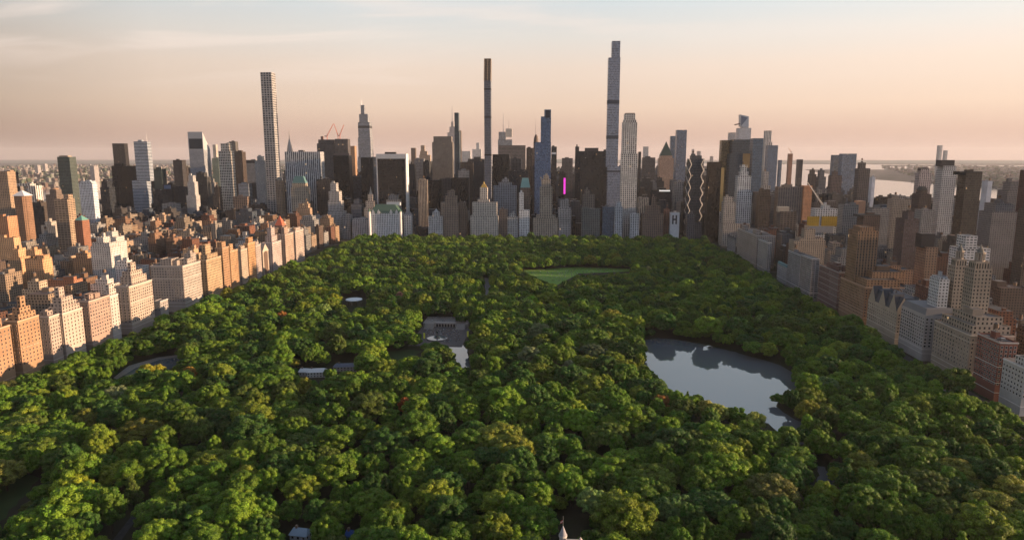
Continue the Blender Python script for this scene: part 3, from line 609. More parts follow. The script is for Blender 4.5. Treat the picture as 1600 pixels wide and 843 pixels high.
def s111(root, bx, cx, Y, depth, t):
    X0, X1, y0, y1, z = bx[0]; zt = at_y(760, 91, Y).z; c = (.25, .19, .14); mb = MB()
    for k in range(9):
        za, zb = z + (zt - z) * k / 9, z + (zt - z) * (k + 1) / 9; ins = (y1 - y0) * .06 * k
        for x in (X0, (X0 + X1) / 2, X1): mb.bar((x, y0 + ins, za), (x, y0 + ins, zb), .9, c)
        mb.bar((X0, y0 + ins, zb), (X1, y0 + ins, zb), 1.0, c); mb.bar((X0, y0 + ins, za), ((X0 + X1) / 2, y0 + ins, zb), .6, c); mb.bar(((X0 + X1) / 2, y0 + ins, zb), (X1, y0 + ins, za), .6, c)
        mb.bar((X0, y1, za), (X0, y1, zb), .9, c); mb.bar((X1, y1, za), (X1, y1, zb), .9, c); mb.bar((X1, y0 + ins, zb), (X1, y1, zb), .8, c)
        mb.face([(X0 + .6, y0 + ins + 2, za), (X1 - .6, y0 + ins + 2, za), (X1 - .6, y0 + ins + 2, zb), (X0 + .6, y0 + ins + 2, zb)], (.09, .075, .065))
    mb.build('lattice_crown', 'paint', root)
B(A, 'slimmest supertall tower with a bronze lattice crown in the centre', [(756.2, 766.6, 126)], 1840, 22, 'greyglass', tint=(.13, .14, .165), glc=(.05, .065, .10), clut=False, par=(2.2, 4.4, .7, .72), extras=multi(s111, bands([(138, 140), (182, 184), (240.5, 243)])))
B(K, 'far glass tower with a slanted crown and two pale masts behind the slimmest supertall', [(779, 790, 206), (778, 800, 218)], 2950, 34, 'greyglass', tint=(.33, .35, .38), clut=False, extras=multi(mast(786.3, 175, .5, 1.4), mast(795, 186, .5, 1.2), rbox('crown', 790, 800, 201, 214, .2, .6, (.55, .48, .40))))
B(K, 'broad brown-grey slab right of the slimmest supertall', [(779, 821, 227)], 2350, 30, 'brfins', tint=(.16, .14, .13), par=(2, 3.6, .5, .6), clut=False)
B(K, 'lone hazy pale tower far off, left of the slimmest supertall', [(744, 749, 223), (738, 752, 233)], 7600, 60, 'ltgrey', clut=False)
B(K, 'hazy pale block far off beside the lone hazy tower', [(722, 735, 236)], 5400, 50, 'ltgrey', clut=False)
B(A, 'blue glass tower with a rounded stepped top right of centre', [(850.5, 861, 171), (845, 861, 182), (835.5, 861, 222)], 1870, 26, 'blueglass', tint=(.20, .25, .33), glc=(.10, .15, .24), clut=False, extras=rbox('dark_crown_panel', 852.5, 859, 172, 184, -.03, .03, (.04, .045, .06), 'metal'))
B(A, 'brown domed tower with a needle left of the blue glass tower', [(833.5, 841.5, 222), (832, 843, 232)], 1930, 18, 'brown', top=('dome', 210, (.12, .09, .08)), extras=mast(837, 185, .5, .6))
B(K, 'dark brown slab left of the domed tower', [(822.5, 834, 231)], 2050, 24, 'dkbrown')
B(K, 'wide dark slab left of the base of the slimmest supertall', [(731, 756, 248)], 2000, 24, 'brfins', tint=(.07, .07, .075))
B(K, 'dark brown slab in front of the wide dark slab', [(719, 739, 253)], 1930, 22, 'dkbrown')
B(K, 'big black tower immediately right of the slimmest supertall', [(769.5, 796, 241)], 1950, 28, 'black', clut=False)
B(K, 'grey-brown slab right of the big black tower', [(799, 815, 248)], 2000, 24, 'brown', tint=(.12, .11, .11))
B(K, 'low wide dark slab below the broad brown-grey slab', [(794, 825, 267)], 1900, 24, 'dkglass')
B(K, 'low black box of an office block left of the central beige tower', [(705, 731, 278)], 1800, 26, 'black', clut=False)
B(K, 'grey block peeping behind the low black box', [(716, 732, 266)], 1870, 18, 'grey')
B(K, 'blue-grey stepped office block right of the central beige tower', [(784, 794, 280), (779, 799, 285), (771, 807, 290)], 1740, 24, 'grey', tint=(.24, .26, .29))
B(A, 'brown tower under a steep green copper roof', [(813, 828, 293)], 1740, 18, 'brown', top=('mansard', 278, (.22, .40, .37)), extras=mast(814, 277, .2, .4))
B(A, 'narrow white grid tower in front of the green copper roof', [(811, 818, 301), (811, 827, 328)], 1660, 16, 'white', tint=(.62, .63, .66), par=(2.8, 3.2, .5, .5))
def gold(root, bx, cx, Y, depth, t):
    X0, X1, y0, y1, z = bx[0]; zt = at_y(755, 283, Y).z; mx, my = (X0 + X1) / 2, (y0 + y1) / 2; mb = MB(); w = (X1 - X0) / 2
    mb.frus([(mx - w * .8, my - w * .8), (mx + w * .8, my - w * .8), (mx + w * .8, my + w * .8), (mx - w * .8, my + w * .8)], [(mx - w * .4, my - w * .4), (mx + w * .4, my - w * .4), (mx + w * .4, my + w * .4), (mx - w * .4, my + w * .4)], z, z + (zt - z) * .5, (.55, .33, .08))
    mb.cyl(mx, my, w * .3, z + (zt - z) * .5, zt, (.6, .38, .1), 8, .1); mb.build('gilded_crown', 'metal', root)
B(A, 'central beige tower with a gilded crown and broad wings on the park front', [(749.5, 761, 293), (746, 764, 312), (738, 776, 316), (735, 778, 337)], 1650, 30, 'lime', tint=(.50, .45, .39), par=(2.8, 3.3, .45, .55), clut=False, extras=gold)
B(A, 'brown stepped brick tower left of the central beige tower', [(699, 709, 298), (695, 713, 306), (692, 716, 318)], 1660, 24, 'brown', tint=(.26, .20, .16))
B(A, 'narrow brown apartment block between the brown stepped tower and the central beige tower', [(716, 727, 316), (714, 729, 326)], 1670, 20, 'brown')
B(A, 'brown brick block right of the central beige tower', [(780, 793, 327)], 1670, 18, 'brown', tint=(.22, .17, .14))
B(A, 'small grey block with a rounded gable right of the brown brick block', [(796, 805, 334), (793, 809, 339)], 1660, 18, 'ltgrey', tint=(.38, .37, .36))
B(H, 'tan art deco hotel tower with a stepped crown and long wings', [(849, 857, 274), (846, 860, 280), (843.5, 863, 292), (838, 868, 336), (833, 873, 341)], 1660, 26, 'buff', tint=(.36, .30, .24), par=(2.8, 3.4, .42, .6))
B(H, 'grey stepped hotel block right of the tan art deco hotel', [(875, 889, 313), (872, 892, 325)], 1660, 24, 'ltgrey', tint=(.33, .31, .30))
B(K, 'brown-grey slab above the magenta sign', [(878, 895, 247)], 2150, 24, 'brown', tint=(.12, .11, .11))
B(K, 'dark tower with a pale top right of the blue glass tower', [(861.5, 870, 229)], 2150, 18, 'dkglass', extras=rbox('sign', 862, 869, 238, 241, -.04, .0, (.7, .7, .72)))
def magenta(root, bx, cx, Y, depth, t):
    a, b = at_y(880.8, 278, Y), at_y(883.4, 303, Y); mb = MB(); mb.box(a.x - cx, b.x - cx, -depth / 2 - .8, -depth / 2 - .1, b.z, a.z, (.3, .02, .2)); mb.build('light_sign', 'lamp_magenta', root)
B(K, 'dark block carrying a tall glowing magenta sign', [(874, 884, 270)], 1980, 20, 'dkbrown', extras=magenta)
B(K, 'dark glass tower with a raised corner fin left of the tallest tower', [(899, 940, 236), (899, 905, 229)], 1980, 30, 'dkglass', extras=rbox('roof_plant', 914, 935, 231, 236, .3, .7, (.06, .06, .065)))
B(K, 'broad dark glass block in front of the finned glass tower', [(908, 939, 247)], 1900, 26, 'dkglass', tint=(.02, .022, .024))
B(K, 'dark narrow slab just left of the tallest tower', [(939, 950, 236)], 1960, 22, 'dkglass')
def cpt(root, bx, cx, Y, depth, t):
    f = bands([(157, 163), (212, 217), (266, 269)], (.07, .08, .10), .25); f(root, bx, cx, Y, depth, t)
B(A, 'tallest tower on the skyline, blue-grey glass with a lower left shoulder', [(955.5, 969.5, 64, 1.0), (950, 969.5, 90, 1.0), (948.5, 970, 260, 1.0)], 1850, 26, 'blueglass', tint=(.27, .30, .36), glc=(.12, .155, .22), clut=False, extras=cpt, par=(2.6, 4.2, .8, .72))
B(A, 'white limestone tower with setback crown right of the tallest tower', [(975, 993, 178), (973.5, 994.5, 187), (972, 996, 191), (970, 996.5, 240)], 1700, 24, 'lime', tint=(.52, .49, .45), par=(3.4, 3.7, .48, .6), clut=False, extras=rbox('roof_screen', 977, 992, 176.5, 179, .2, .8, (.25, .2, .16)))
B(K, 'dark narrow slab right behind the white limestone tower', [(997, 1002, 237)], 2100, 24, 'dkglass')
B(K, 'square dark-grey office slab right of the white limestone tower', [(1003, 1024, 246)], 2200, 28, 'dkglass', tint=(.09, .09, .1))
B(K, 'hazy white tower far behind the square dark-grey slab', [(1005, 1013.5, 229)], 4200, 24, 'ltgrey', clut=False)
B(K, 'sunlit brick tower topped by a dark green pyramid', [(1030, 1051, 243), (1028, 1053, 247)], 2250, 34, 'buff', tint=(.42, .29, .22), top=('pyramid', 221, (.04, .065, .055)), par=(3, 3.8, .45, 1))
B(K, 'blue glass slab left and behind the taller blue slab', [(1047, 1056, 212.5)], 2550, 24, 'blueglass', clut=False)
B(K, 'tall flat-topped blue glass slab in the western skyline', [(1056, 1073.5, 203)], 2400, 30, 'blueglass', tint=(.16, .19, .25), clut=False)
def hearst(root, bx, cx, Y, depth, t):
    X0, X1, y0, y1, z = bx[-1]; y0 -= 1.2; c = (.40, .38, .36); n = 7; zs = [z * k / n for k in range(n + 1)]
    for s in (X0, X1):                                   # zigzags on the front, one up each edge
        mb = MB(); q = (X1 - X0) * .17 * (1 if s == X0 else -1)
        for za, zb in zip(zs, zs[1:]): m = (za + zb) / 2; mb.bar((s, y0, za), (s + q, y0, m), 1.5, c); mb.bar((s + q, y0, m), (s, y0, zb), 1.5, c)
        mb.build('diagonal_frame', 'stone', root)
    for x in (X0 - 1.2, X1 + 1.2):                       # and one on each side
        mb = MB()
        for za, zb in zip(zs, zs[1:]): m = (za + zb) / 2; mb.bar((x, y0, za), (x, y1, m), 1.5, c); mb.bar((x, y1, m), (x, y0, zb), 1.5, c)
        mb.build('diagonal_frame', 'stone', root)
B(K, 'glass tower wrapped in white zigzag diagonal framing', [(1074, 1100, 248), (1078, 1097, 243)], 1720, 26, 'greyglass', tint=(.08, .09, .10), glc=(.03, .04, .05), extras=hearst)
def wsign(root, bx, cx, Y, depth, t):
    a, b = at_y(1030, 296.8, Y), at_y(1047, 299, Y); mb = MB(); mb.box(a.x - cx, b.x - cx, -depth / 2 - .8, -depth / 2 - .1, b.z, a.z, (.7, .7, .7)); mb.build('light_sign', 'lamp_white', root)
B(K, 'wide dark block with a white lit strip under the green pyramid tower', [(1012, 1050, 297)], 1790, 24, 'dkglass', extras=wsign)
B(A, 'brown stepped brick block on the park front below the lit strip', [(1018, 1026, 308), (1008, 1032, 322), (1002, 1037, 334)], 1660, 26, 'brown', tint=(.22, .155, .12))
B(K, 'cream block of tall stone fins right of the white limestone tower', [(996, 1014, 309)], 1740, 22, 'fins', tint=(.44, .40, .34), par=(4.5, 3.8, .5, 1))
B(A, 'small white apartment block at the foot of the white limestone tower', [(984, 999, 334)], 1660, 18, 'white', tint=(.5, .5, .5))
B(A, 'white narrow building left of the white limestone tower foot', [(963, 971, 316), (960, 973, 323)], 1660, 18, 'white', tint=(.42, .44, .46))
B(K, 'low blue glass building at the foot of the tallest tower', [(941, 959.5, 323)], 1670, 20, 'blueglass', tint=(.12, .16, .2))
B(A, 'tan-topped brown building left of the low blue glass one', [(914, 922, 297), (911, 929, 304)], 1720, 22, 'brown', tint=(.2, .17, .14))
B(A, 'grey-green glazed apartment block on the park front left of the blue glass one', [(909, 938, 326)], 1665, 22, 'grey', tint=(.16, .17, .16))
def hsign(root, bx, cx, Y, depth, t):
    mb = MB(); g = lambda px, py: (lambda v: (v.x - cx, v.z))(at_y(px, py, Y)); c = (.03, .03, .035); y = -depth / 2 - .35
    for xa, xb, ya, yb in ((1050.5, 1052.3, 336, 350), (1055.7, 1057.5, 336, 350), (1052.3, 1055.7, 341.5, 344)):
        p, q = g(xa, ya), g(xb, yb); mb.box(p[0], q[0], y, y + .3, q[1], p[1], c)
    mb.build('painted_letter', 'paint', root)
B(A, 'small white building whose dark bays form a letter H', [(1046, 1062, 332)], 1665, 18, 'white', tint=(.55, .55, .55), par=(3, 3, 0, 0), extras=hsign)
B(A, 'dark red-brown building left of the white one with the H', [(1037, 1047, 327)], 1680, 18, 'brick', tint=(.16, .08, .06))
B(A, 'tall bronze-black hotel tower at the park corner circle', [(1105, 1128, 253)], 1640, 26, 'bronze', clut=False, par=(2.6, 3.4, .55, 1), extras=rbox('sunlit_strip', 1127.2, 1128.5, 262, 330, -.02, .03, (.6, .4, .16), 'metal'))  # gold sunlight down the tower's right side, painted as a strip
B(K, 'gold-tinted glass tower, the left of the twin glass towers', [(1125, 1141.5, 219)], 1760, 22, 'gold', tint=(.2, .14, .08), clut=False)
B(K, 'dark glass tower with a wedge plan, middle of the twin glass towers', [(1140.5, 1172, 218), (1136, 1172, 240)], 1730, 34, 'dkglass', tint=(.06, .075, .09), glc=(.035, .05, .065), clut=False, extras=rbox('gilded_panel', 1161, 1171, 240, 262, -.02, .0, (.28, .18, .08), 'metal'))
B(K, 'broad blue-black glass tower, right of the twin glass towers', [(1172.5, 1193, 216)], 1750, 30, 'dkglass', tint=(.10, .14, .19), glc=(.055, .09, .13), clut=False)
def hy30(root, bx, cx, Y, depth, t):
    g = lambda px, py, d=0.: (lambda v: (v.x - cx, d - depth / 2, v.z))(at_y(px, py, Y + d))
    mb = MB(); P = [g(1157, 198), g(1170, 198), g(1170, 182), g(1157, 179)]; Q = [(x, y + depth * .8, z) for x, y, z in P]
    mb.face(P, (.35, .38, .42)); mb.face([P[1], Q[1], Q[2], P[2]], (.35, .38, .42)); mb.face([Q[0], P[0], P[3], Q[3]], (.35, .38, .42)); mb.face([P[3], P[2], Q[2], Q[3]], (.2, .22, .25)); mb.face([g(1158, 197, -.4), g(1158, 181, -.4), g(1168.5, 184, -.4)], (.08, .11, .17)); mb.build('angled_crown', 'metal', root)
    d = MB(); a = [g(1147.5, 194.2, depth * .3), g(1157.2, 192, depth * .1), g(1157.2, 192, depth * .7)]; b = [(x, y, z - 6) for x, y, z in a]; d.face(a, (.2, .2, .22)); d.face(b[::-1], (.15, .12, .1))
    for i in range(3): j = (i + 1) % 3; d.face([b[i], b[j], a[j], a[i]], (.25, .15, .12))
    d.build('observation_deck', 'paint', root)
B(K, 'pale angular skyscraper with a jutting triangular deck, far west', [(1156.5, 1170, 197), (1151, 1174, 200)], 3500, 44, 'greyglass', tint=(.45, .47, .50), glc=(.2, .23, .28), clut=False, extras=hy30)
B(K, 'blue-white glass tower with a curved shoulder under the angular skyscraper', [(1138, 1150, 207)], 3300, 34, 'greyglass', tint=(.5, .5, .52), clut=False)
B(A, 'pale tower of two rounded pipes right of the angular skyscraper', [(1194, 1206, 204), (1193, 1207, 222)], 3300, 30, 'white', tint=(.5, .46, .42), par=(8, 3.6, .4, 1), clut=False)
B(K, 'blue flat-topped glass tower right of the twin pipes', [(1197, 1216, 227)], 2700, 30, 'blueglass', tint=(.14, .18, .24), clut=False)
B(K, 'slim blue-grey tower behind the blue flat-topped one', [(1216, 1222, 250)], 3000, 22, 'blueglass', clut=False)
B(A, 'thin brick-orange tower with a crane on top, far west', [(1231, 1239, 240)], 3100, 20, 'rust', tint=(.36, .17, .10), clut=False, extras=crane(1236, 238, 1232, 231, c=(.5, .3, .2)))
B(K, 'narrow dark blue tower right of the thin orange one', [(1245, 1255, 249)], 2900, 22, 'dkglass', clut=False)
def darts(root, bx, cx, Y, depth, t):
    X0, X1, y0, y1, z = bx[0]
    for f in (0, .5, 1):
        for yy in (y0, y1): mb = MB(); mb.cyl(X0 + (X1 - X0) * f, yy, 1.2, z - 1, z + 6, (.5, .5, .48), 6, .1); mb.build('pinnacle', 'stone', root)
B(A, 'white art deco tower with a stepped crown near the western park corner', [(1156, 1168, 261), (1154, 1170, 268), (1149.5, 1174, 275), (1148, 1175, 300)], 1600, 26, 'lime', tint=(.50, .50, .49), par=(3, 3.4, .48, .58), extras=darts)
B(A, 'slim beige tower behind the white art deco tower', [(1191, 1202, 268), (1188, 1204, 290)], 1900, 22, 'lime', tint=(.36, .33, .30))
B(A, 'dark brown glazed tower right of the white art deco tower', [(1186, 1204, 296), (1183, 1205, 306)], 1580, 24, 'bronze', tint=(.09, .065, .05), par=(2.2, 3.2, .6, .7))
def bigcrane(root, bx, cx, Y, depth, t):
    yy = Y - 20; g = lambda px, py: (lambda v: Vector((v.x - cx, yy - Y - depth / 2, v.z)))(at_y(px, py, yy)); a, b = g(1286, 323), g(1262, 285); mb = MB(); c = (.55, .52, .48); u = Vector((.8, 0, 1)) * 2.2
    mb.bar(a, b, .8, c); mb.bar(a + u, b, .8, c)
    for k in range(12): mb.bar(a.lerp(b, k / 12) + (u * (1 - k / 12) if k % 2 else Vector()), a.lerp(b, (k + 1) / 12) + (Vector() if k % 2 else u * (1 - (k + 1) / 12)), .6, c)
    mb.bar((a.x, a.y, 0), a, 2.4, c); mb.box(a.x - 3, a.x + 4, a.y - 2, a.y + 2, a.z - 2, a.z + 4, (.45, .2, .12)); mb.build('crane', 'paint', root)
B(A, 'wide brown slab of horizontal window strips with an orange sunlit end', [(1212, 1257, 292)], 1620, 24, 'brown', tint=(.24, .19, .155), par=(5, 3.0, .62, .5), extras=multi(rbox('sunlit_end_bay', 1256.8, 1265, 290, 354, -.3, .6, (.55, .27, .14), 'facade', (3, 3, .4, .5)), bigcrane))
B(A, 'dark mid-rise with a beige roof box in front of the wide brown slab', [(1215, 1245, 330)], 1450, 24, 'dkbrown', tint=(.14, .11, .09), par=(4, 3, .6, .45), extras=rbox('bulkhead', 1216, 1233, 323, 331, .2, .7, (.45, .37, .28)))
def netting(root, bx, cx, Y, depth, t):
    for xl, xr in ((1262, 1279), (1284, 1307)):
        a, b = at_y(xl, 338, Y), at_y(xr, 353, Y); mb = MB(); mb.box(a.x - cx, b.x - cx, -depth / 2 - 1.2, -depth / 2 + 2, b.z, a.z, (.42, .27, .03), (4, 3.2, .3, .3), (.2, .12, .01, .2)); mb.build('safety_netting', 'facade', root)
B(A, 'white concrete building wrapped in yellow safety netting', [(1281, 1298, 321), (1268, 1309, 326)], 1400, 26, 'white', tint=(.55, .55, .55), extras=multi(netting, rbox('lower_block', 1262, 1302, 353, 364, -.1, .4, (.3, .3, .31))))
B(K, 'dark glazed mid-rise below the yellow netting', [(1290, 1322, 367)], 1250, 24, 'dkglass', tint=(.08, .085, .09))
B(K, 'pale blue-grey slab left of the broad blue-grey glass tower', [(1299, 1312, 242)], 2450, 24, 'blueglass', tint=(.2, .21, .22), clut=False)
B(K, 'broad blue-grey glass tower standing before the river', [(1312, 1339, 240)], 2400, 26, 'blueglass', tint=(.18, .21, .26), clut=False)
B(A, 'dark brown stepped tower below the pale blue-grey slab', [(1299, 1310, 268), (1295, 1316, 274)], 2000, 24, 'dkbrown', tint=(.11, .08, .075))
B(A, 'small brown tower with a rounded top left of the dark brown stepped tower', [(1265, 1274, 265), (1263, 1276, 272)], 2150, 22, 'dkbrown')
B(A, 'dark grey tower between the small brown one and the dark brown stepped one', [(1278, 1289, 266), (1276, 1291, 276)], 2150, 22, 'grey', tint=(.12, .12, .13))
B(A, 'tall dark brown tower with stepped top before the river', [(1340, 1354, 254), (1337, 1360, 263)], 1750, 24, 'dkbrown', tint=(.10, .085, .08))
B(K, 'white windowless slab right of the tall dark brown tower', [(1359, 1368, 277)], 2000, 18, 'white', tint=(.5, .5, .52), par=(3, 3, .0, .0))
B(A, 'small rose-beige tower with a dark cap left of the white grid tower', [(1434, 1453, 264), (1431, 1456, 270)], 1800, 22, 'lime', tint=(.36, .30, .28), extras=rbox('roof_cap', 1438, 1451, 262, 267, .2, .8, (.04, .04, .045)))
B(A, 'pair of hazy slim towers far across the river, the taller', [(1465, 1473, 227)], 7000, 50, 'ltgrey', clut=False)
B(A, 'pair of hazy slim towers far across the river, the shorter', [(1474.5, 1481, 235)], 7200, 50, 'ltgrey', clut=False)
B(A, 'tall white grid tower with a dark cap, western side', [(1466, 1494, 259), (1464, 1495, 266)], 1300, 22, 'white', tint=(.44, .43, .42), par=(3.6, 3.4, .55, .55), extras=rbox('roof_cap', 1471, 1491, 250, 260, .1, .9, (.06, .055, .055)))
B(K, 'black glass tower with golden reflections right of the tall white grid tower', [(1499, 1535, 270)], 1200, 24, 'dkglass', tint=(.05, .045, .04), glc=(.05, .04, .03), extras=rbox('roof_screen', 1501, 1535, 268, 273, .05, .95, (.02, .02, .02)))
B(K, 'white blank box of a building right of the black glass tower', [(1536, 1551, 283)], 1500, 20, 'white', par=(3, 3, 0, 0), tint=(.5, .51, .54))
B(A, 'dark brown tower with a domed black cap below the rose-beige tower', [(1431, 1451, 297), (1427, 1456, 303)], 1250, 26, 'dkbrown', tint=(.08, .06, .055), top=('mansard', 291, (.03, .03, .03)))
B(A, 'dark red-brown broad tower with dotted windows', [(1409, 1430, 331), (1402, 1437, 342)], 1050, 26, 'dkbrown', tint=(.10, .07, .065), par=(3, 3, .42, .45), glc=(.12, .12, .12))
B(A, 'pale tan slab left of the domed black cap tower', [(1388, 1424, 311)], 1350, 22, 'buff', tint=(.30, .26, .22))
B(A, 'grey apartment slab right of the yellow netting building', [(1356, 1390, 325)], 1250, 22, 'grey', tint=(.25, .23, .21))
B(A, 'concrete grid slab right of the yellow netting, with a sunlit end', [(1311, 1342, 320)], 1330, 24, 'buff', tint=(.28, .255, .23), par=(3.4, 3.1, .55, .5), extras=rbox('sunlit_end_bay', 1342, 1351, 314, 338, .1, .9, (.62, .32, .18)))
B(A, 'dark brown slab with a flat dark cap just above the twin-towered brown block', [(1341, 1376, 337)], 1050, 22, 'dkbrown', tint=(.11, .075, .06), extras=rbox('roof_cap', 1342, 1375, 335, 339, .05, .95, (.05, .045, .045)))
B(A, 'wide grey terraced block at the western picture edge', [(1540, 1586, 318), (1533, 1590, 331)], 1000, 30, 'grey', tint=(.19, .17, .16), par=(3, 3, .5, .5), glc=(.07, .07, .07))
B(A, 'dark stepped block behind the wide grey terraced block', [(1567, 1600, 284), (1561, 1612, 297)], 1300, 30, 'grey', tint=(.15, .14, .14))
B(A, 'red-brown slab cut off by the western picture edge', [(1597, 1625, 266)], 1000, 24, 'brick', tint=(.10, .05, .04))
B(A, 'dark brown lower slab at the western picture edge', [(1594, 1625, 327)], 900, 20, 'rust', tint=(.10, .075, .06))
B(A, 'grey banded mid-rise below the domed black cap tower', [(1431, 1460, 328)], 1150, 22, 'grey', tint=(.26, .25, .24))
B(A, 'brick tower with a pointed dark tank house behind the ornate mansions', [(1434, 1466, 386)], 850, 24, 'brown', tint=(.25, .17, .12), par=(3.4, 3.2, .4, .5), clut=False, extras=rbox('tank_house', 1441, 1459, 365, 387, .2, .8, (.045, .04, .04)))
B(A, 'white modern balcony tower with a blank white penthouse', [(1494, 1530, 369), (1487, 1548, 388)], 790, 26, 'white', tint=(.56, .54, .52), par=(4.4, 3.0, .7, .45), clut=False)
B(A, 'small white modern building behind the grey mansard mansion', [(1457, 1482, 433), (1455, 1484, 436)], 700, 18, 'white', tint=(.52, .52, .52))
# ---- the two rows of mansion blocks that face the park, each with its own windows
WINM = {}
def window_mesh(wd, ht, frame, k):
    key = (round(wd, 1), round(ht, 1), frame, k)
    if key in WINM: return WINM[key]
    mb = MB(); hw = wd / 2; t = .14
    g = [(.02, .022, .026), (.045, .05, .058), (.16, .145, .12)][k]
    mb.face([(-hw, -.05, 0), (hw, -.05, 0), (hw, -.05, ht), (-hw, -.05, ht)], g, mi=1)
    mb.box(-hw - .12, hw + .12, -.3, -.003, -.22, -.001, frame); mb.box(-hw - .1, hw + .1, -.22, -.003, ht, ht + .2, frame)
    mb.box(-hw - .12, -hw, -.2, -.003, 0, ht, frame); mb.box(hw, hw + .12, -.2, -.003, 0, ht, frame); mb.box(-hw, hw, -.12, -.004, ht * .5 - .05, ht * .5 + .05, (.2, .19, .18))
    WINM[key] = mb.mesh('window', ['stone', 'glass_pane']); return WINM[key]
def F(side, kind, label, xa, xc, xd, yt, sty='tan', tint=None, ups=(), bay=3.6, fl=3.5, ww=1.5, wh=1.9, frame=None, real=True, top=None, belts=(), extras=None, cat=None, clut=True, par=None):
    _seed[0] += 1; rnd = random.Random(_seed[0] * 131)
    t0, p0, g0 = STY[sty]; tint = tint or t0; tint = (tint[0] * .97, tint[1] * 1.03, tint[2] * 1.1) if side == 'E' else tint; gl = (*g0, rnd.random()); XF = EAST if side == 'E' else WEST
    v = at_x(xc, yt, XF); Y0, Z = v.y, v.z
    bay *= rnd.uniform(.85, 1.3); fl *= rnd.uniform(.95, 1.1); ww *= rnd.uniform(.85, 1.35); wh *= rnd.uniform(.9, 1.12)
    lo, hi = Y0, 6000
    for _ in range(50):
        m = (lo + hi) / 2
        if (proj(XF, m, Z)[0] < xd) == (side == 'E'): lo = m
        else: hi = m
    Y1 = lo; XO = at_y(xa, yt, Y0).x
    W = abs(XO - XF); Dp = Y1 - Y0; sx = -1 if side == 'E' else 1
    cx, cyy = (XF + XO) / 2, (Y0 + Y1) / 2; root = empty(kind, (cx, cyy, 0))
    x0, x1, y0, y1 = -W / 2, W / 2, -Dp / 2, Dp / 2; xf = W / 2 if side == 'E' else -W / 2
    wall, roof = MB(), MB(); rt = rnd.choice(ROOFT); shade_par = par or ((bay, fl, .42, .52))
    P = [(x0, y0), (x1, y0), (x1, y1), (x0, y1)]
    if real:
        pf = {0, 1 if side == 'E' else 3}
        for i in range(4):
            a, b = P[i], P[(i + 1) % 4]; wall.wallq(a, b, 0, Z, tint, (bay, fl, 0, 0) if i in pf else shade_par, gl, i * 50)
        roof.cap(P, Z - 1.1, rt); t = .45; Q = [(x0 + t, y0 + t), (x1 - t, y0 + t), (x1 - t, y1 - t), (x0 + t, y1 - t)]
        for i in range(4):
            j = (i + 1) % 4; roof.face([(*P[i], Z), (*P[j], Z), (*Q[j], Z), (*Q[i], Z)], tuple(c * .9 for c in tint)); roof.face([(*Q[j], Z - 1.1), (*Q[i], Z - 1.1), (*Q[i], Z), (*Q[j], Z)], tuple(c * .8 for c in tint))
    else: tier_walls(wall, roof, x0, x1, y0, y1, 0, Z, tint, shade_par, gl, rt)
    # set back upper storeys: fractions of the footprint measured from the park face and from the near face
    ubox = []
    for (a, b, c, d, h0, h) in ups:
        xa_, xb_ = xf + sx * a * W, xf + sx * b * W; xa_, xb_ = min(xa_, xb_), max(xa_, xb_)
        ya, yb = y0 + c * Dp, y0 + d * Dp
        r2 = MB(); tier_walls(wall, r2, xa_, xb_, ya, yb, Z + h0 - 1.1, Z + h, tint, (bay, fl, .42, .52), gl, rt); r2.build('roof', 'roofing', root); ubox.append((xa_, xb_, ya, yb, Z + h))
    wall.build('wall', 'facade', root); roof.build('roof', 'roofing', root)
    ftint = frame or tuple(min(.75, c * 1.35 + .08) for c in tint)
    co = MB(); e = .55
    if not top: 
        co.box(x0 - e, x1 + e, y0 - e, y0 - .003, Z - 1.3, Z - .2, ftint)
        if side == 'E': co.box(x1 + .003, x1 + e, y0, y1, Z - 1.3, Z - .2, ftint)
        else: co.box(x0 - e, x0 - .003, y0, y1, Z - 1.3, Z - .2, ftint)
        co.build('cornice', 'stone', root)
    for bz in (7.5, *belts):
        co = MB(); co.box(x0 - .3, x1 + .3, y0 - .3, y0 - .003, bz, bz + .6, ftint)
        if side == 'E': co.box(x1 + .003, x1 + .3, y0, y1, bz, bz + .6, ftint)
        else: co.box(x0 - .3, x0 - .003, y0, y1, bz, bz + .6, ftint)
        co.build('belt_course', 'stone', root)
    if real:
        slots = []; nz = int((Z - 5) / fl)
        nx = max(1, int(W / bay)); ny = max(1, int(Dp / bay)); camx, camy = -cx, -cyy
        for k in range(nz):
            z = 4.2 + k * (Z - 6.2) / max(1, nz)
            for i in range(nx):
                x = x0 + (i + .5) * W / nx; slots.append((x, y0, z, 0))
            for i in range(ny):
                y = y0 + (i + .5) * Dp / ny; slots.append((xf, y, z, R(90) if side == 'E' else R(-90)))
        slots = [s for s in slots if s[2] > 14] or slots      # lower ones hide behind the trees
        slots.sort(key=lambda s: (s[0] - camx) ** 2 + (s[1] - camy) ** 2 + (s[2] - CH) ** 2)
        rest = MB()
        for n, (x, y, z, rz) in enumerate(slots):
            k = rnd.choice((0, 0, 0, 1, 1, 2)); me = window_mesh(ww, wh, tuple(round(c, 2) for c in ftint), k)
            if n < 100:
                o = bpy.data.objects.new('window', me); COL.objects.link(o); o.parent = root; o.location = (x, y, z); o.rotation_euler = (0, 0, rz)
            else:
                hw = ww / 2; c_, s_ = math.cos(rz), math.sin(rz); T = lambda a, b, cc: (x + a * c_ - b * s_, y + a * s_ + b * c_, z + cc); g = [(.02, .022, .026), (.045, .05, .058), (.16, .145, .12)][k]
                rest.face([T(-hw - .12, -.03, -.15), T(hw + .12, -.03, -.15), T(hw + .12, -.03, wh + .15), T(-hw - .12, -.03, wh + .15)], ftint)
                rest.face([T(-hw, -.06, 0), T(hw, -.06, 0), T(hw, -.06, wh), T(-hw, -.06, wh)], g, mi=1)
        if rest.f: rest.build('windows', ['stone', 'glass_pane'], root, kind='stuff')
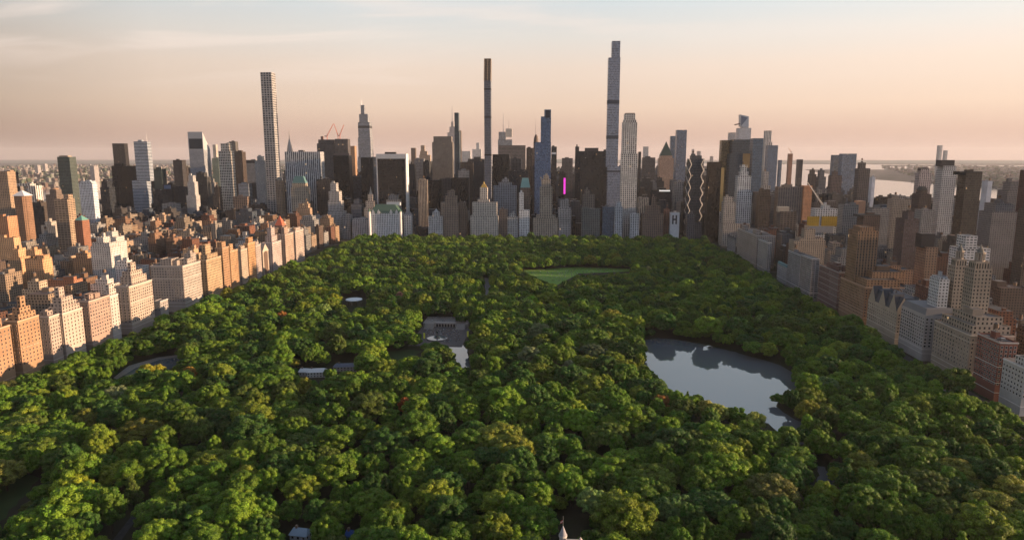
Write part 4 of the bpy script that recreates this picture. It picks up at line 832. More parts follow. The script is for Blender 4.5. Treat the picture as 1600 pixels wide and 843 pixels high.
    if top and top[0] == 'mansard':
        mb = MB(); k = top[2]; Q = [(x * k, y * (1 - (1 - k) * W / max(W, Dp))) for x, y in P]; mb.frus(P, Q, Z, Z + top[1], top[3]); mb.build('mansard_roof', 'paint', root)
    if clut:
        zz = Z + (top[1] if top else 0)
        clutter(root, x0 + 2, x1 - 2, y0 + 2, y1 - 2, zz - (0 if top else 1.1), tuple(c * .85 for c in tint), rnd)
        for b in ubox[-1:]: clutter(root, *b[:4], b[4] - 1.1, tuple(c * .85 for c in tint), rnd, True)
    if extras: extras(root, (x0, x1, y0, y1, Z, xf, sx), cx, cyy, tint)
    tag(root, label, cat or kind.replace('_', ' '))
    BLD.append((label, xc, yt, min(xa, xd), max(xa, xd), Y0)); FOOT.append((min(XF, XO) - 3, max(XF, XO) + 3, Y0 - 3, Y1 + 3))
    return root
M_ = 'apartment_building'
PK = (0.326, 0.218, 0.160); OR = (0.326, 0.184, 0.099)
F('E', M_, 'orange lit stone block cut by the picture edge, the nearest on fifth avenue', -46, -16, 15, 516, 'tan', OR, ups=[(.2, .8, .2, .8, 0, 7)])
F('E', M_, 'sunlit orange apartment block with stepped top and square penthouse tower', 5, 27, 60, 501, 'tan', OR, ups=[(.12, .9, .15, .95, 0, 5), (.3, .85, .35, .85, 5, 10), (.35, .6, .45, .68, 10, 20)], belts=(30,))
F('E', M_, 'smaller pinkish limestone block squeezed between two stepped blocks', 54, 76, 92, 494, 'lime', (0.370, 0.272, 0.211), ups=[(.3, .8, .3, .8, 0, 4)])
F('E', M_, 'cream apartment block stepping up in white terraces to a tan penthouse', 72, 97, 128, 489, 'white', (0.407, 0.306, 0.237), ups=[(.08, .95, .08, .95, 0, 5), (.18, .9, .16, .88, 5, 9), (.28, .85, .25, .8, 9, 14), (.45, .75, .3, .55, 14, 24)])
F('E', M_, 'pink limestone block with a smooth sunlit side and a flat green-trimmed roof', 114, 138, 170, 470, 'lime', PK, ups=[(.35, .7, .3, .7, 0, 5)], bay=4)
F('E', M_, 'white balconied block joined to the far side of the pink limestone block', 160, 171, 184, 462, 'white', (0.429, 0.354, 0.294), ups=[(.1, .9, .1, .9, 0, 6), (.2, .8, .2, .8, 6, 12)], bay=3.2)
F('E', M_, 'big cream mansion block with a bold cornice and white terraces behind', 176, 201, 237, 447, 'lime', (0.370, 0.279, 0.211), ups=[(.25, .95, .3, .95, 0, 8), (.35, .9, .35, .85, 8, 14), (.4, .62, .42, .62, 14, 24)], belts=(12, 36), bay=3.8)
F('E', 'mansion', 'low classical mansion with a flat roof tucked beside the big cream block', 240, 250, 262, 470, 'lime', (0.296, 0.252, 0.218), real=True, clut=False)
F('E', M_, 'broad grey-cream block with a wide regular window grid, largest on the avenue', 235, 285, 313, 415, 'lime', (0.348, 0.279, 0.224), ups=[(.02, .3, .3, .62, 0, 7), (.4, .75, .1, .5, 0, 8), (.1, .3, .65, .95, 0, 12)], belts=(12, 44))
F('E', M_, 'tan block with a slim square tower behind its cornice', 307, 322, 345, 406, 'tan', (0.370, 0.245, 0.141), ups=[(.2, .9, .2, .9, 0, 6), (.4, .75, .25, .6, 6, 20)], real=False)
F('E', M_, 'slender orange tower-like block with dark upper windows, mid avenue', 336, 347, 357, 387, 'tan', OR, ups=[(.2, .8, .2, .8, 0, 8)], real=False)
F('E', M_, 'low orange block with notched terraces, mid avenue', 354, 359, 371, 392, 'tan', (0.370, 0.211, 0.109), ups=[(.2, .8, .1, .5, 0, 10)], real=False)
F('E', M_, 'pale limestone block beside the notched orange one', 368, 376, 386, 390, 'lime', (0.370, 0.272, 0.192), ups=[(.2, .8, .2, .8, 0, 5)], real=False)
F('E', M_, 'bright orange stepped block with a square rooftop box', 380, 387, 398, 380, 'tan', (0.407, 0.218, 0.102), ups=[(.1, .8, .2, .8, 0, 8)], real=False)
F('E', M_, 'pinkish white narrow block next to the temple', 392, 399, 407, 383, 'lime', (0.370, 0.286, 0.237), ups=[(.2, .8, .2, .8, 0, 5)], real=False)
def temple(root, bx, cx, cyy, tint):
    x0, x1, y0, y1, Z, xf, sx = bx; mb = MB(); c = (.46, .38, .30); m = (y0 + y1) / 2
    mb.face([(xf + .3, y0, Z - .5), (xf + .3, y1, Z - .5), (xf + .3, m, Z + 11)], c); mb.face([(x0, y1, Z - .5), (x0, y0, Z - .5), (x0, m, Z + 11)], c)
    mb.face([(x0, y0, Z - .5), (xf + .3, y0, Z - .5), (xf + .3, m, Z + 11), (x0, m, Z + 11)], (.2, .18, .16)); mb.face([(xf + .3, y1, Z - .5), (x0, y1, Z - .5), (x0, m, Z + 11), (xf + .3, m, Z + 11)], (.2, .18, .16)); mb.build('gable_roof', 'stone', root)
    a = MB(); n = 9; r = (y1 - y0) * .3; P = [(xf + .5, m - r, 5), (xf + .5, m + r, 5)] + [(xf + .5, m + r * math.cos(t), Z - 8 + r * math.sin(t)) for t in [i * math.pi / n for i in range(n + 1)]]; a.face(P, (.12, .08, .06)); a.build('arched_recess', 'stone', root)
F('E', 'temple', 'gabled stone temple with a tall arched recess on the avenue', 404, 410, 419, 392, 'lime', (0.340, 0.258, 0.192), par=(3, 3, 0, 0), real=False, extras=temple, clut=False)
F('E', M_, 'long pinkish white block right of the temple', 409, 425, 439, 379, 'lime', (0.400, 0.313, 0.269), ups=[(.3, .9, .3, .9, 0, 10), (.4, .8, .4, .8, 10, 24)], real=False)
F('E', M_, 'salmon block below the red-lit peaked roof', 434, 445, 458, 366, 'tan', (0.370, 0.252, 0.186), ups=[(.3, .7, .2, .6, 0, 12)], real=False)
F('E', M_, 'pale pink last long block of the avenue row', 452, 461, 474, 361, 'lime', (0.385, 0.292, 0.237), ups=[(.2, .7, .2, .8, 0, 5)], real=False)
B(A, 'brown tower with a pointed red-lit roof above the salmon block', [(429, 441, 352)], 1290, 18, 'brick', tint=(.24, .13, .09), top=('pyramid', 337, (.5, .13, .07)))
B(A, 'pale stepped apartment tower behind the long pinkish block', [(419, 440, 347), (414, 445, 358)], 1330, 24, 'lime', tint=(.42, .36, .31))
# west side, nearest first
F('W', 'museum', 'grey-white turreted stone building cut by the picture edge, western side', 1650, 1602, 1568, 574, 'lime', (.42, .40, .38), ups=[(.1, .6, .1, .6, 0, 6)])
F('W', M_, 'red brick building with white stone trim and a pale park front', 1591, 1563, 1528, 534, 'brick', (.22, .085, .06), frame=(.5, .45, .4), belts=(16, 30), bay=3.4)
def sanremo(root, bx, cx, cyy, tint):
    x0, x1, y0, y1, Z, xf, sx = bx
    for (px0, px1, pys, Y) in ((1517, 1551, 421, 645), (1487, 1514, 416, 700)):
        a, b = at_y(px0 + 6, pys, Y), at_y(px1, pys, Y); X0, X1 = a.x - cx, b.x - cx; y = Y - cyy; z = a.z; mb = MB(); c = tint; rf = MB(); w = X1 - X0; gg = (.03, .03, .03, .4)
        tier_walls(mb, rf, X0, X1, y, y + w * .95, Z - 2, z, c, (3.2, 3.5, .42, .56), gg, (.2, .18, .16))
        q = w * .12; tier_walls(mb, rf, X0 + q, X1 - q, y + q, y + w * .95 - q, z - 1.1, z + 7, c, (2.6, 7, .5, .6), gg, (.2, .18, .16))
        mb.build('tower', 'facade', root); rf.build('tower_roof', 'roofing', root)
        mx, my = (X0 + X1) / 2, y + w * .475; s = MB(); r = w * .24; n = 10
        s.cyl(mx, my, r * 1.1, z + 5.5, z + 8, c, 12)
        for i in range(n): t = i * 2 * math.pi / n; s.cyl(mx + r * math.cos(t), my + r * math.sin(t), .55, z + 8, z + 14, (.42, .36, .29), 6)
        s.cyl(mx, my, r * .6, z + 8, z + 14, (.2, .16, .13), 10); s.cyl(mx, my, r * 1.15, z + 14, z + 15.3, c, 12); s.cyl(mx, my, r * .8, z + 15.3, z + 18.5, (.15, .14, .12), 10, r * .5); s.cyl(mx, my, r * .3, z + 18.5, z + 23, (.2, .19, .17), 8, .2); s.build('cupola', 'stone', root)
        for ox in (X0 + q * .4, X1 - q * .4):
            s = MB(); s.cyl(ox, y + q * .4, 1.0, z - 1, z + 4, c, 6, .2); s.build('urn', 'stone', root)
F('W', M_, 'twin-towered beige apartment palace with templed tower tops', 1585, 1517, 1461, 523, 'buff', (.33, .27, .21), ups=[(.12, 1, .1, .95, 0, 7), (.28, .9, .2, .85, 7, 14)], extras=sanremo, belts=(12, 40), bay=3.5)
F('W', M_, 'grey-white mansard mansion block between the gabled and twin-towered blocks', 1502, 1446, 1409, 492, 'ltgrey', (.36, .33, .31), top=('mansard', 6, .86, (.15, .15, .155)), belts=(12,), bay=3.9, ww=1.7)
def dakota(root, bx, cx, cyy, tint):
    x0, x1, y0, y1, Z, xf, sx = bx; rc = (.07, .072, .08); wc = tint
    for f in (.14, .5, .86):
        y = y0 + (y1 - y0) * f; hw = 7.5; g = MB(); g.face([(xf - .3, y + hw, Z - 1), (xf - .3, y - hw, Z - 1), (xf - .3, y - hw, Z + 2), (xf - .3, y, Z + 17), (xf - .3, y + hw, Z + 2)], wc); g.face([(xf - .3, y - hw, Z + 2), (xf + 10, y - hw, Z + 2), (xf + 10, y, Z + 17), (xf - .3, y, Z + 17)], rc); g.face([(xf + 10, y + hw, Z + 2), (xf - .3, y + hw, Z + 2), (xf - .3, y, Z + 17), (xf + 10, y, Z + 17)], rc); g.build('gable', 'stone', root)
    for f in (.2, .75):
        x = x0 + (x1 - x0) * f; hw = 6; g = MB(); g.face([(x - hw, y0 - .3, Z - 1), (x + hw, y0 - .3, Z - 1), (x + hw, y0 - .3, Z + 2), (x, y0 - .3, Z + 15), (x - hw, y0 - .3, Z + 2)], wc); g.face([(x + hw, y0 - .3, Z + 2), (x + hw, y0 + 9, Z + 2), (x, y0 + 9, Z + 15), (x, y0 - .3, Z + 15)], rc); g.face([(x - hw, y0 + 9, Z + 2), (x - hw, y0 - .3, Z + 2), (x, y0 - .3, Z + 15), (x, y0 + 9, Z + 15)], rc); g.build('gable', 'stone', root)
    r = random.Random(5)
    for _ in range(9):
        x, y = r.uniform(x0 + 5, x1 - 5), r.uniform(y0 + 5, y1 - 5); c = MB(); c.box(x, x + 1.6, y, y + 1.2, Z + 4, Z + 15, (.2, .15, .12)); c.build('chimney', 'stone', root)
F('W', M_, 'buff brick gabled block with a steep dark slate roof and chimneys', 1446, 1402, 1357, 486, 'buff', (.40, .33, .25), top=('mansard', 13, .66, (.07, .072, .08)), extras=dakota, belts=(14, 22), bay=4.2, clut=False)
def majestic(root, bx, cx, cyy, tint):
    x0, x1, y0, y1, Z, xf, sx = bx
    for (pxa, pxb, py, Y, dd) in ((1336, 1373, 361, 862, 28),):
        a, b = at_y(pxa + 5, py, Y), at_y(pxb, py, Y); X0, X1 = a.x - cx, b.x - cx; y = Y - cyy; z = a.z; mb, rf = MB(), MB(); gg = (.03, .03, .03, .7)
        tier_walls(mb, rf, X0, X1, y, y + dd, Z - 2, z, tint, (3.4, 3.4, .42, .8), gg, (.25, .18, .13)); q = (X1 - X0) * .16
        tier_walls(mb, rf, X0 + q, X1 - q, y + 3, y + dd - 3, z - 1, z + 5, tint, (3.0, 3.4, .3, 1), gg, (.25, .18, .13)); mb.build('tower', 'facade', root); rf.build('tower_roof', 'roofing', root)
F('W', M_, 'broad brown deco block with one massive stepped tower and long wings', 1428, 1352, 1314, 448, 'brown', (.30, .18, .105), ups=[(.06, .75, .06, .94, 0, 8), (.3, .98, .3, .8, 8, 15)], extras=majestic, belts=(12, 16, 20), bay=3.3, fl=3.3)
F('W', M_, 'dark brick block with pale stone bands, north of the beige slab', 1335, 1311, 1281, 425, 'brick', (.17, .10, .085), belts=(14, 22, 30, 38, 46), frame=(.34, .31, .29), ups=[(.2, .8, .2, .8, 0, 5)], bay=3.6)
F('W', M_, 'grey balcony-striped block with a beige end wall', 1281, 1269, 1252, 404, 'ltgrey', (.30, .28, .27), par=(5, 3, .75, .5), real=False)
F('W', M_, 'grey balcony-striped block of two bays beyond the beige-ended one', 1264, 1251, 1232, 398, 'ltgrey', (.28, .28, .29), par=(5, 3, .75, .5), real=False)
F('W', M_, 'low grey stone building with a teal roof trim', 1233, 1229, 1215, 418, 'ltgrey', (.30, .30, .31), real=False, top=('mansard', 4, .8, (.10, .22, .24)))
F('W', M_, 'narrow pale block with a blank side wall among the western row', 1206, 1200, 1185, 379, 'ltgrey', (.33, .31, .29), real=False)
F('W', M_, 'ornate beige block with small rooftop turrets, western row', 1212, 1183, 1153, 368, 'lime', (.33, .28, .24), real=False, ups=[(.1, .3, .1, .3, 0, 8), (.1, .3, .7, .9, 0, 8)])
F('W', M_, 'small grey mansard block before the ornate beige block', 1150, 1149, 1137, 375, 'ltgrey', (.27, .26, .26), real=False, top=('mansard', 5, .8, (.1, .1, .11)))
B(A, 'twin-topped beige deco block with a broad base at the western row end', [(1129, 1147, 308), (1127, 1150, 316), (1125, 1172, 349)], 1575, 34, 'lime', tint=(.38, .33, .28), par=(3, 3.4, .42, .56))
B(A, 'white terraced apartment block left of the twin-topped beige block', [(1116, 1128, 330), (1111, 1128, 342)], 1655, 26, 'white', tint=(.46, .46, .47))
B(A, 'beige stepped slab behind the grey balcony-striped blocks', [(1252, 1276, 358), (1243, 1288, 372), (1234, 1290, 376)], 1090, 24, 'buff', tint=(.40, .31, .23))
B(A, 'brown brick block with terraces right of the massive brown deco tower', [(1378, 1410, 415), (1374, 1427, 421)], 905, 28, 'brown', tint=(.28, .18, .12))
B(A, 'tan brick block with a rooftop cupola over the mid fifth avenue roofs', [(285, 302, 389), (283, 306, 396)], 1010, 16, 'tan', tint=(.5, .33, .2))
B(A, 'white stepped block with big terraces above the pink limestone block', [(147, 166, 437), (141, 174, 444)], 815, 16, 'white', tint=(.60, .55, .5))
B(A, 'white terraced block with a tall white penthouse box, behind the big cream block', [(180, 196, 408), (180, 220, 416)], 860, 18, 'white', tint=(.60, .56, .52))
B(A, 'tan block with a copper-domed corner above the white stepped block', [(116, 131, 396), (113, 144, 403)], 950, 18, 'tan', tint=(.48, .28, .15))
B(A, 'long low rust-brown row building with a flat roof behind the stepped cream block', [(75, 115, 437)], 800, 16, 'rust', tint=(.36, .16, .09))
B(A, 'orange stepped apartment block near the picture edge, second row', [(16, 26, 390), (12, 32, 402)], 900, 18, 'tan', tint=(.55, .33, .18))
B(A, 'orange twin-block building left of the tan copper-domed one', [(38, 52, 391), (56, 66, 399), (38, 66, 404)], 880, 18, 'tan', tint=(.52, .3, .16))
B(A, 'beige stepped tower block behind the orange penthouse block', [(40, 58, 440), (34, 72, 452)], 730, 18, 'buff', tint=(.42, .32, .23))
B(A, 'orange slab at the picture edge above the nearest avenue block', [(-12, 20, 371), (-16, 28, 388)], 1000, 16, 'tan', tint=(.55, .34, .19))

# ================================================================ the rest of the city: regular blocks of lots
def lot_geo(mb, rb, x0, x1, y0, y1, z, tint, par, gl, rnd):
    P = [(x0, y0), (x1, y0), (x1, y1), (x0, y1)]; rt = rnd.choice(ROOFT)
    mb.walls(P, 0, z, tint, par, gl); rb.cap(P, z - .8, rt)
    t = .4; Q = [(x0 + t, y0 + t), (x1 - t, y0 + t), (x1 - t, y1 - t), (x0 + t, y1 - t)]
    for i in range(4):
        j = (i + 1) % 4; rb.face([(*P[i], z), (*P[j], z), (*Q[j], z), (*Q[i], z)], tuple(c * .9 for c in tint)); rb.face([(*Q[j], z - .8), (*Q[i], z - .8), (*Q[i], z), (*Q[j], z)], tuple(c * .8 for c in tint))
    zz = z
    if z > 34 and rnd.random() < .55 and x1 - x0 > 14:
        k = rnd.uniform(.12, .25); h = rnd.uniform(4, 12); mb.walls([(x0 + (x1 - x0) * k, y0 + 3), (x1 - (x1 - x0) * k, y0 + 3), (x1 - (x1 - x0) * k, y1 - 3), (x0 + (x1 - x0) * k, y1 - 3)], z - .8, z + h, tint, par, gl)
        rb.cap([(x0 + (x1 - x0) * k, y0 + 3), (x1 - (x1 - x0) * k, y0 + 3), (x1 - (x1 - x0) * k, y1 - 3), (x0 + (x1 - x0) * k, y1 - 3)], z + h, rt); zz = z + h; x0, x1, y0, y1 = x0 + (x1 - x0) * k, x1 - (x1 - x0) * k, y0 + 3, y1 - 3
    return zz, (x0, x1, y0, y1)
PAL = [('brick', (.24, .105, .065)), ('brick', (.19, .09, .06)), ('rust', (.31, .18, .11)), ('tan', (.44, .30, .19)), ('tan', (.40, .29, .20)), ('buff', (.36, .29, .22)), ('lime', (.46, .41, .35)), ('white', (.58, .55, .51)), ('brown', (.20, .14, .11)), ('grey', (.26, .25, .24))]
PALM = [('dkglass', (.03, .036, .044)), ('black', (.014, .015, .018)), ('brown', (.10, .09, .085)), ('grey', (.15, .155, .17)), ('brfins', (.11, .105, .10)), ('lime', (.30, .285, .265)), ('greyglass', (.10, .115, .14)), ('dkbrown', (.06, .05, .045)), ('ribbon', (.22, .225, .24)), ('dkglass', (.04, .05, .06))]
def PF(sty, y):
    p = STY[sty][1]
    if p[2] < .7 and p[3] < 1: return (p[0] * (1.5 if y > 1350 else 1.1), p[1] * (1.3 if y > 1350 else 1), p[2] + .06, p[3] + .05)
    return p
PALW = PAL[:2] + PAL[6:] + PALM[2:5] + [('brown', (.22, .16, .12)), ('grey', (.30, .29, .28))]
CN = {'brick': 'dark red brick', 'rust': 'rust-coloured brick', 'tan': 'tan brick', 'buff': 'buff', 'lime': 'limestone', 'white': 'white', 'brown': 'brown', 'grey': 'grey', 'dkglass': 'dark glass', 'black': 'black', 'brfins': 'brown ribbed', 'greyglass': 'grey glass', 'dkbrown': 'dark brown', 'ribbon': 'grey banded'}
rnd = random.Random(4)
def taken(x0, x1, y0, y1): return any(a < x1 and b > x0 and c < y1 and d > y0 for a, b, c, d in FOOT)
lots = []
def block(xa, xb, ya, yb, mid):
    """lots of one block between two avenues"""
    for (y0, y1) in ((ya, (ya + yb) / 2 - 2), ((ya + yb) / 2 + 2, yb)):
        x = xa
        while x < xb - 9:
            edge = (x - xa < 34) or (xb - x < 44); wd = rnd.uniform(18, 34) if edge else rnd.uniform(7 if not mid else 22, 26 if not mid else 46)
            wd = min(wd, xb - x)
            if mid: h = rnd.choice((rnd.uniform(40, 90), rnd.uniform(60, 140), rnd.uniform(20, 60)))
            else: h = rnd.uniform(32, 66) if edge and rnd.random() < .75 else (rnd.uniform(13, 22) if rnd.random() < .72 else rnd.uniform(28, 55))
            lots.append((x, x + wd - .4, y0 + rnd.uniform(0, 2), y1, h, mid)); x += wd
cols_e = [(-2120, -2062), (EAST - 168, EAST - 34)] + [(a + 12, b - 16) for a, b in zip(AVE[::-1][1:], AVE[::-1][:-1])]
cols_w = [(WEST + 36, WEST + 206)] + [(a + 4, b - 26) for a, b in zip(AVW[1:], AVW[2:])]
for i in range(3, 62):
    ya = SOUTH - 20 * 80.5 + 80.5 * i - 2; yb = ya + 64
    if yb < 330: continue
    mid = ya > SOUTH - 10
    if ya > 4700: break
    if not mid:
        for a, b in cols_e + cols_w: block(a, b, ya, yb, False)
    else:
        xs = [-2050, -1830, -1600, -1385, -1170, -1010, -850, -700, -470, -170, 100, 372, 622, 872, 1122, 1372]
        for a, b in zip(xs, xs[1:]): block(a + 14, b - 14, ya, yb, abs((a + b) / 2 + 100) < 1250 or ya > 2200)
picked = []
for (x0, x1, y0, y1, h, mid) in lots:
    if taken(x0, x1, y0, y1): continue
    pl = proj(x0, y0, h); pr = proj(x1, y0, h); pg = proj((x0 + x1) / 2, y0, h)
    if pl[2] < 100 or pr[0] < -30 or pl[0] > 1630 or pg[1] > 900: continue
    # heights keep below the roofs that show in front of the sky
    if pg[1] < 262 and h > 60: h = max(30, at_y(pg[0], rnd.uniform(262, 300), y0).z)
    cap = 0
    if pg[0] < 170: cap = 316
    elif pg[0] < 445: cap = 300 if not mid else (328 if y0 < 2050 else 285)
    elif pg[0] < 1120 and mid: cap = 308 if y0 < 1900 else 262
    elif pg[0] < 1225 and mid: cap = 300
    elif pg[0] > 1355 and pg[0] < 1570: cap = 310
    elif pg[0] > 1225: cap = 296
    if cap and pg[1] < cap: h = max(12, at_y(pg[0], cap + rnd.random() ** 1.5 * 30, y0).z)
    area = (pr[0] - pl[0] + 2) * (proj((x0 + x1) / 2, y0, 0)[1] - pg[1])
    picked.append((area if h > 24 else area * .5, x0, x1, y0, y1, h, mid))
picked.sort(reverse=True)
def visible(x0, x1, y0, h):
    # does the front stand clear of the footprints before it, at two thirds of its height?
    for fx in (.25, .75):
        X = x0 + (x1 - x0) * fx; Y = y0; Z = h * .8; ok = True
        for (a, b, c, d), hh in FH:
            if c >= Y: continue
            t0, t1 = c / Y, min(1, d / Y)
            for t in (t0, (t0 + t1) / 2, t1):
                if a < X * t < b and CH + (Z - CH) * t < hh: ok = False; break
            if not ok: break
        if ok: return True
    return False
FH = []
for o_label, o in LABELS.items():
    zs = [c for c in o.children if c.name.startswith('wall')]
    if zs:
        me = zs[0].data; z = max(v.co.z for v in me.vertices); xs = [v.co.x for v in me.vertices]; ys = [v.co.y for v in me.vertices]
        FH.append(((o.location.x + min(xs), o.location.x + max(xs), o.location.y + min(ys), o.location.y + max(ys)), z))
for q in picked[:160]: FH.append(((q[1], q[2], q[3], q[4]), q[5]))
N_FILL = 230
rest, things = [], []
for q in picked:
    if len(things) < N_FILL and visible(q[1], q[2], q[3], q[5]): things.append(q)
    else: rest.append(q)
rm, rr = MB(), MB()
for (_, x0, x1, y0, y1, h, mid) in rest:
    sty, tint = rnd.choice(PALM if mid else (PALW if x0 > 300 else PAL)); j = rnd.uniform(.45, .9); tint = tuple(c * j for c in tint)
    zz, bb = lot_geo(rm, rr, x0, x1, y0, y1, h, tint, PF(sty, y0), (*STY[sty][2], rnd.random()), rnd)
    if bb[1] - bb[0] > 8 and bb[3] - bb[2] > 8:
        bx, by = rnd.uniform(bb[0] + 1, bb[1] - 6), rnd.uniform(bb[2] + 1, bb[3] - 6); s = rnd.uniform(3, 5.5); rr.box(bx, bx + s, by, by + s * .8, zz - .8, zz + rnd.uniform(2.5, 5), tuple(c * .9 for c in tint), top=(.12, .12, .12))
        if rnd.random() < .5 and y0 < 1600: tx, ty = rnd.uniform(bb[0] + 3, bb[1] - 3), rnd.uniform(bb[2] + 3, bb[3] - 3); rr.cyl(tx, ty, 1.8, zz, zz + 5.5, (.16, .10, .07), 8); rr.cyl(tx, ty, 1.9, zz + 5.5, zz + 7, (.1, .09, .08), 8, .05)
o = rm.build('city_blocks', 'facade'); tag(o, 'mass of lesser city buildings filling the streets between the named ones', 'buildings', kind='stuff')
o = rr.build('city_roofs', 'roofing'); tag(o, 'roofs, bulkheads and tanks of the lesser city buildings', 'roofs', kind='stuff')
anch = [b for b in BLD if b[2] > 0]; used = {}
fill_named = []
for (_, x0, x1, y0, y1, h, mid) in things:
    sty, tint = rnd.choice(PALM if mid else (PALW if x0 > 300 else PAL)); j = rnd.uniform(.45, .9); tint = tuple(c * j for c in tint)
    cx, cyy = (x0 + x1) / 2, (y0 + y1) / 2; root = empty('office_building' if mid else ('townhouse' if h < 24 else 'city_apartment_house'), (cx, cyy, 0)); wb, rb = MB(), MB()
    zz, bb = lot_geo(wb, rb, x0 - cx, x1 - cx, y0 - cyy, y1 - cyy, h, tint, PF(sty, y0), (*STY[sty][2], rnd.random()), rnd)
    wb.build('wall', 'facade', root); rb.build('roof', 'roofing', root)
    st = root.location.copy(); clutter(root, bb[0] + .6, bb[1] - .6, bb[2] + .6, bb[3] - .6, zz - .8, tuple(c * .9 for c in tint), rnd, small=cyy > 1300)
    p = proj(cx, y0, h); fill_named.append((root, p[0], p[1], sty, h, mid, zz > h + 1, x1 - x0))
    FOOT.append((x0, x1, y0, y1))
SHORT = {}
for b in anch:
    s = b[0].split(',')[0]
    SHORT[b[0]] = ' '.join(s.split()[:7]) if len(s.split()) > 7 else s
GOOD = [b for b in anch if len(b[0].split(',')[0].split()) <= 8 and b[5] < 2000]
groups_ = {}
for (root, px, py, sty, h, mid, stepped, wd) in fill_named:
    best = min(GOOD, key=lambda b: abs(b[1] - px) + abs(b[2] - py) * 1.5)
    size = 'low' if h < 24 else ('mid-height' if h < 48 else 'tall'); sh = ' stepped' if stepped else (' narrow' if wd < 15 else ' broad' if wd > 30 else '')
    key = (size + sh + ' ' + CN[sty] + (' office block' if mid else (' townhouse' if h < 24 else ' apartment house')), best[0].split(',')[0]); groups_.setdefault(key, []).append((math.hypot(px - best[1], py - best[2]), px, py, root, best))
ORD = ['closest', 'second closest', 'third closest', 'fourth closest', 'fifth closest', 'sixth closest', 'seventh closest', 'eighth closest', 'ninth closest', 'tenth closest']
for (desc, an), L_ in groups_.items():
    L_.sort(key=lambda t: t[0])
    for k, (_, px, py, root, best) in enumerate(L_):
        dx, dy = px - best[1], py - best[2]; side = ('right of' if dx > 0 else 'left of') if abs(dx) > abs(dy) * 1.2 else ('below' if dy > 0 else 'above')
        lab = f'{desc} {side} the {an}' if len(L_) == 1 else f'{desc}, {ORD[k]} to the {an}'
        wds = lab.split()
        if len(wds) > 16: lab = ' '.join(wds[:16])
        while lab in LABELS: lab = lab + ' too' if len(lab.split()) < 16 else ' '.join(['plain'] + lab.split()[:-1])
        root_kind = root.name.split('.')[0]; tag(root, lab, 'office building' if root_kind == 'office_building' else ('townhouse' if root_kind == 'townhouse' else 'apartment house'), 'lesser buildings of the city blocks')

# ---- far boroughs and the shore beyond the rivers
rnd = random.Random(9)
def far_city(name, label, n, zone):
    mb = MB()
    for _ in range(n):
        x, y, hmax = zone()
        if x is None: continue
        k = y / 3000; wdx, dy = rnd.uniform(12, 42), rnd.uniform(12, 40); h = min(rnd.expovariate(1 / hmax) + 6, hmax * 5)
        c = rnd.choice([(.15, .10, .08), (.19, .16, .14), (.28, .25, .22), (.06, .08, .045), (.06, .08, .045), (.16, .13, .12), (.24, .23, .22), (.12, .14, .10)]); mb.box(x, x + wdx, y, y + dy, 0, h, c, (4, 3.4, .45, .5), (.03, .03, .03, rnd.random()), top=(.15, .14, .13))
    o = mb.build(name, 'facade'); tag(o, label, 'buildings', kind='stuff')
def zq():
    y = rnd.uniform(900, 3400) + rnd.random() ** 2 * 11000; x = rnd.uniform(-.86, -.05) * y
    if x > -3200 and y < 8500: x = -3190 - rnd.random() * (y * .88 - 3190) if y * .88 > 3300 else None
    return x, y, 11
far_city('far_borough', 'hazy low boroughs with a few towers beyond the east river', 9000, zq)
def zn():
    y = rnd.uniform(2600, 5000) + rnd.random() ** 2 * 10000; x = 2800 + rnd.random() * max(0, y * .74 - 2800)
    if y * .74 < 2850: return None, 0, 0
    if 5600 < y and x < 3300 + (y - 6500) * .4: return None, 0, 0
    return x, y, 8
far_city('far_shore_town', 'hazy low towns on the far shore of the wide western river', 5000, zn)
def zl():
    y = rnd.uniform(4700, 8200); x = rnd.uniform(-1200, 1150) * (1.15 - (y - 4700) / 9000); return x, y, 26
far_city('downtown_district', 'hazy lower city beyond the midtown towers', 2600, zl)
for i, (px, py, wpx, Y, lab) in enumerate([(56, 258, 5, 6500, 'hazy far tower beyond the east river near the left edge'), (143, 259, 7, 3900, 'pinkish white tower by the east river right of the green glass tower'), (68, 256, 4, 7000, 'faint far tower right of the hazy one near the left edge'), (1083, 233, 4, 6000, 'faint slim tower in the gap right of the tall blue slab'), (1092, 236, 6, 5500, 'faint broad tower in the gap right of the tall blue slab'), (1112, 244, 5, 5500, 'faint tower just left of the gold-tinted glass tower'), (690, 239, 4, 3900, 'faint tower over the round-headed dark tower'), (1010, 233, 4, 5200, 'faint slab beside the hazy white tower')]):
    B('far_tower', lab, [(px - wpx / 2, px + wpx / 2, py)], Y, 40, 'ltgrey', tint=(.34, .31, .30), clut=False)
hl = MB()      # low hills on the horizon
for (xa, xb, y, h) in ((4000, 20000, 21000, 60), (-3000, 5000, 23000, 90), (-22000, -4000, 20000, 45)):
    n = 40; prev = None
    for i in range(n + 1):
        x = xa + (xb - xa) * i / n; hh = h * (.35 + .65 * abs(math.sin(i * .7) * math.sin(i * .23 + 1))) * math.sin(math.pi * min(1, max(0.0, i / n)))
        if prev: hl.face([(prev[0], y - 1500, 0), (x, y - 1500, 0), (x, y, hh), (prev[0], y, prev[1])], (.1, .12, .08)); hl.face([(x, y + 1500, 0), (prev[0], y + 1500, 0), (prev[0], y, prev[1]), (x, y, hh)], (.1, .12, .08))
        prev = (x, hh)
struct(hl.build('hills', 'paint'))
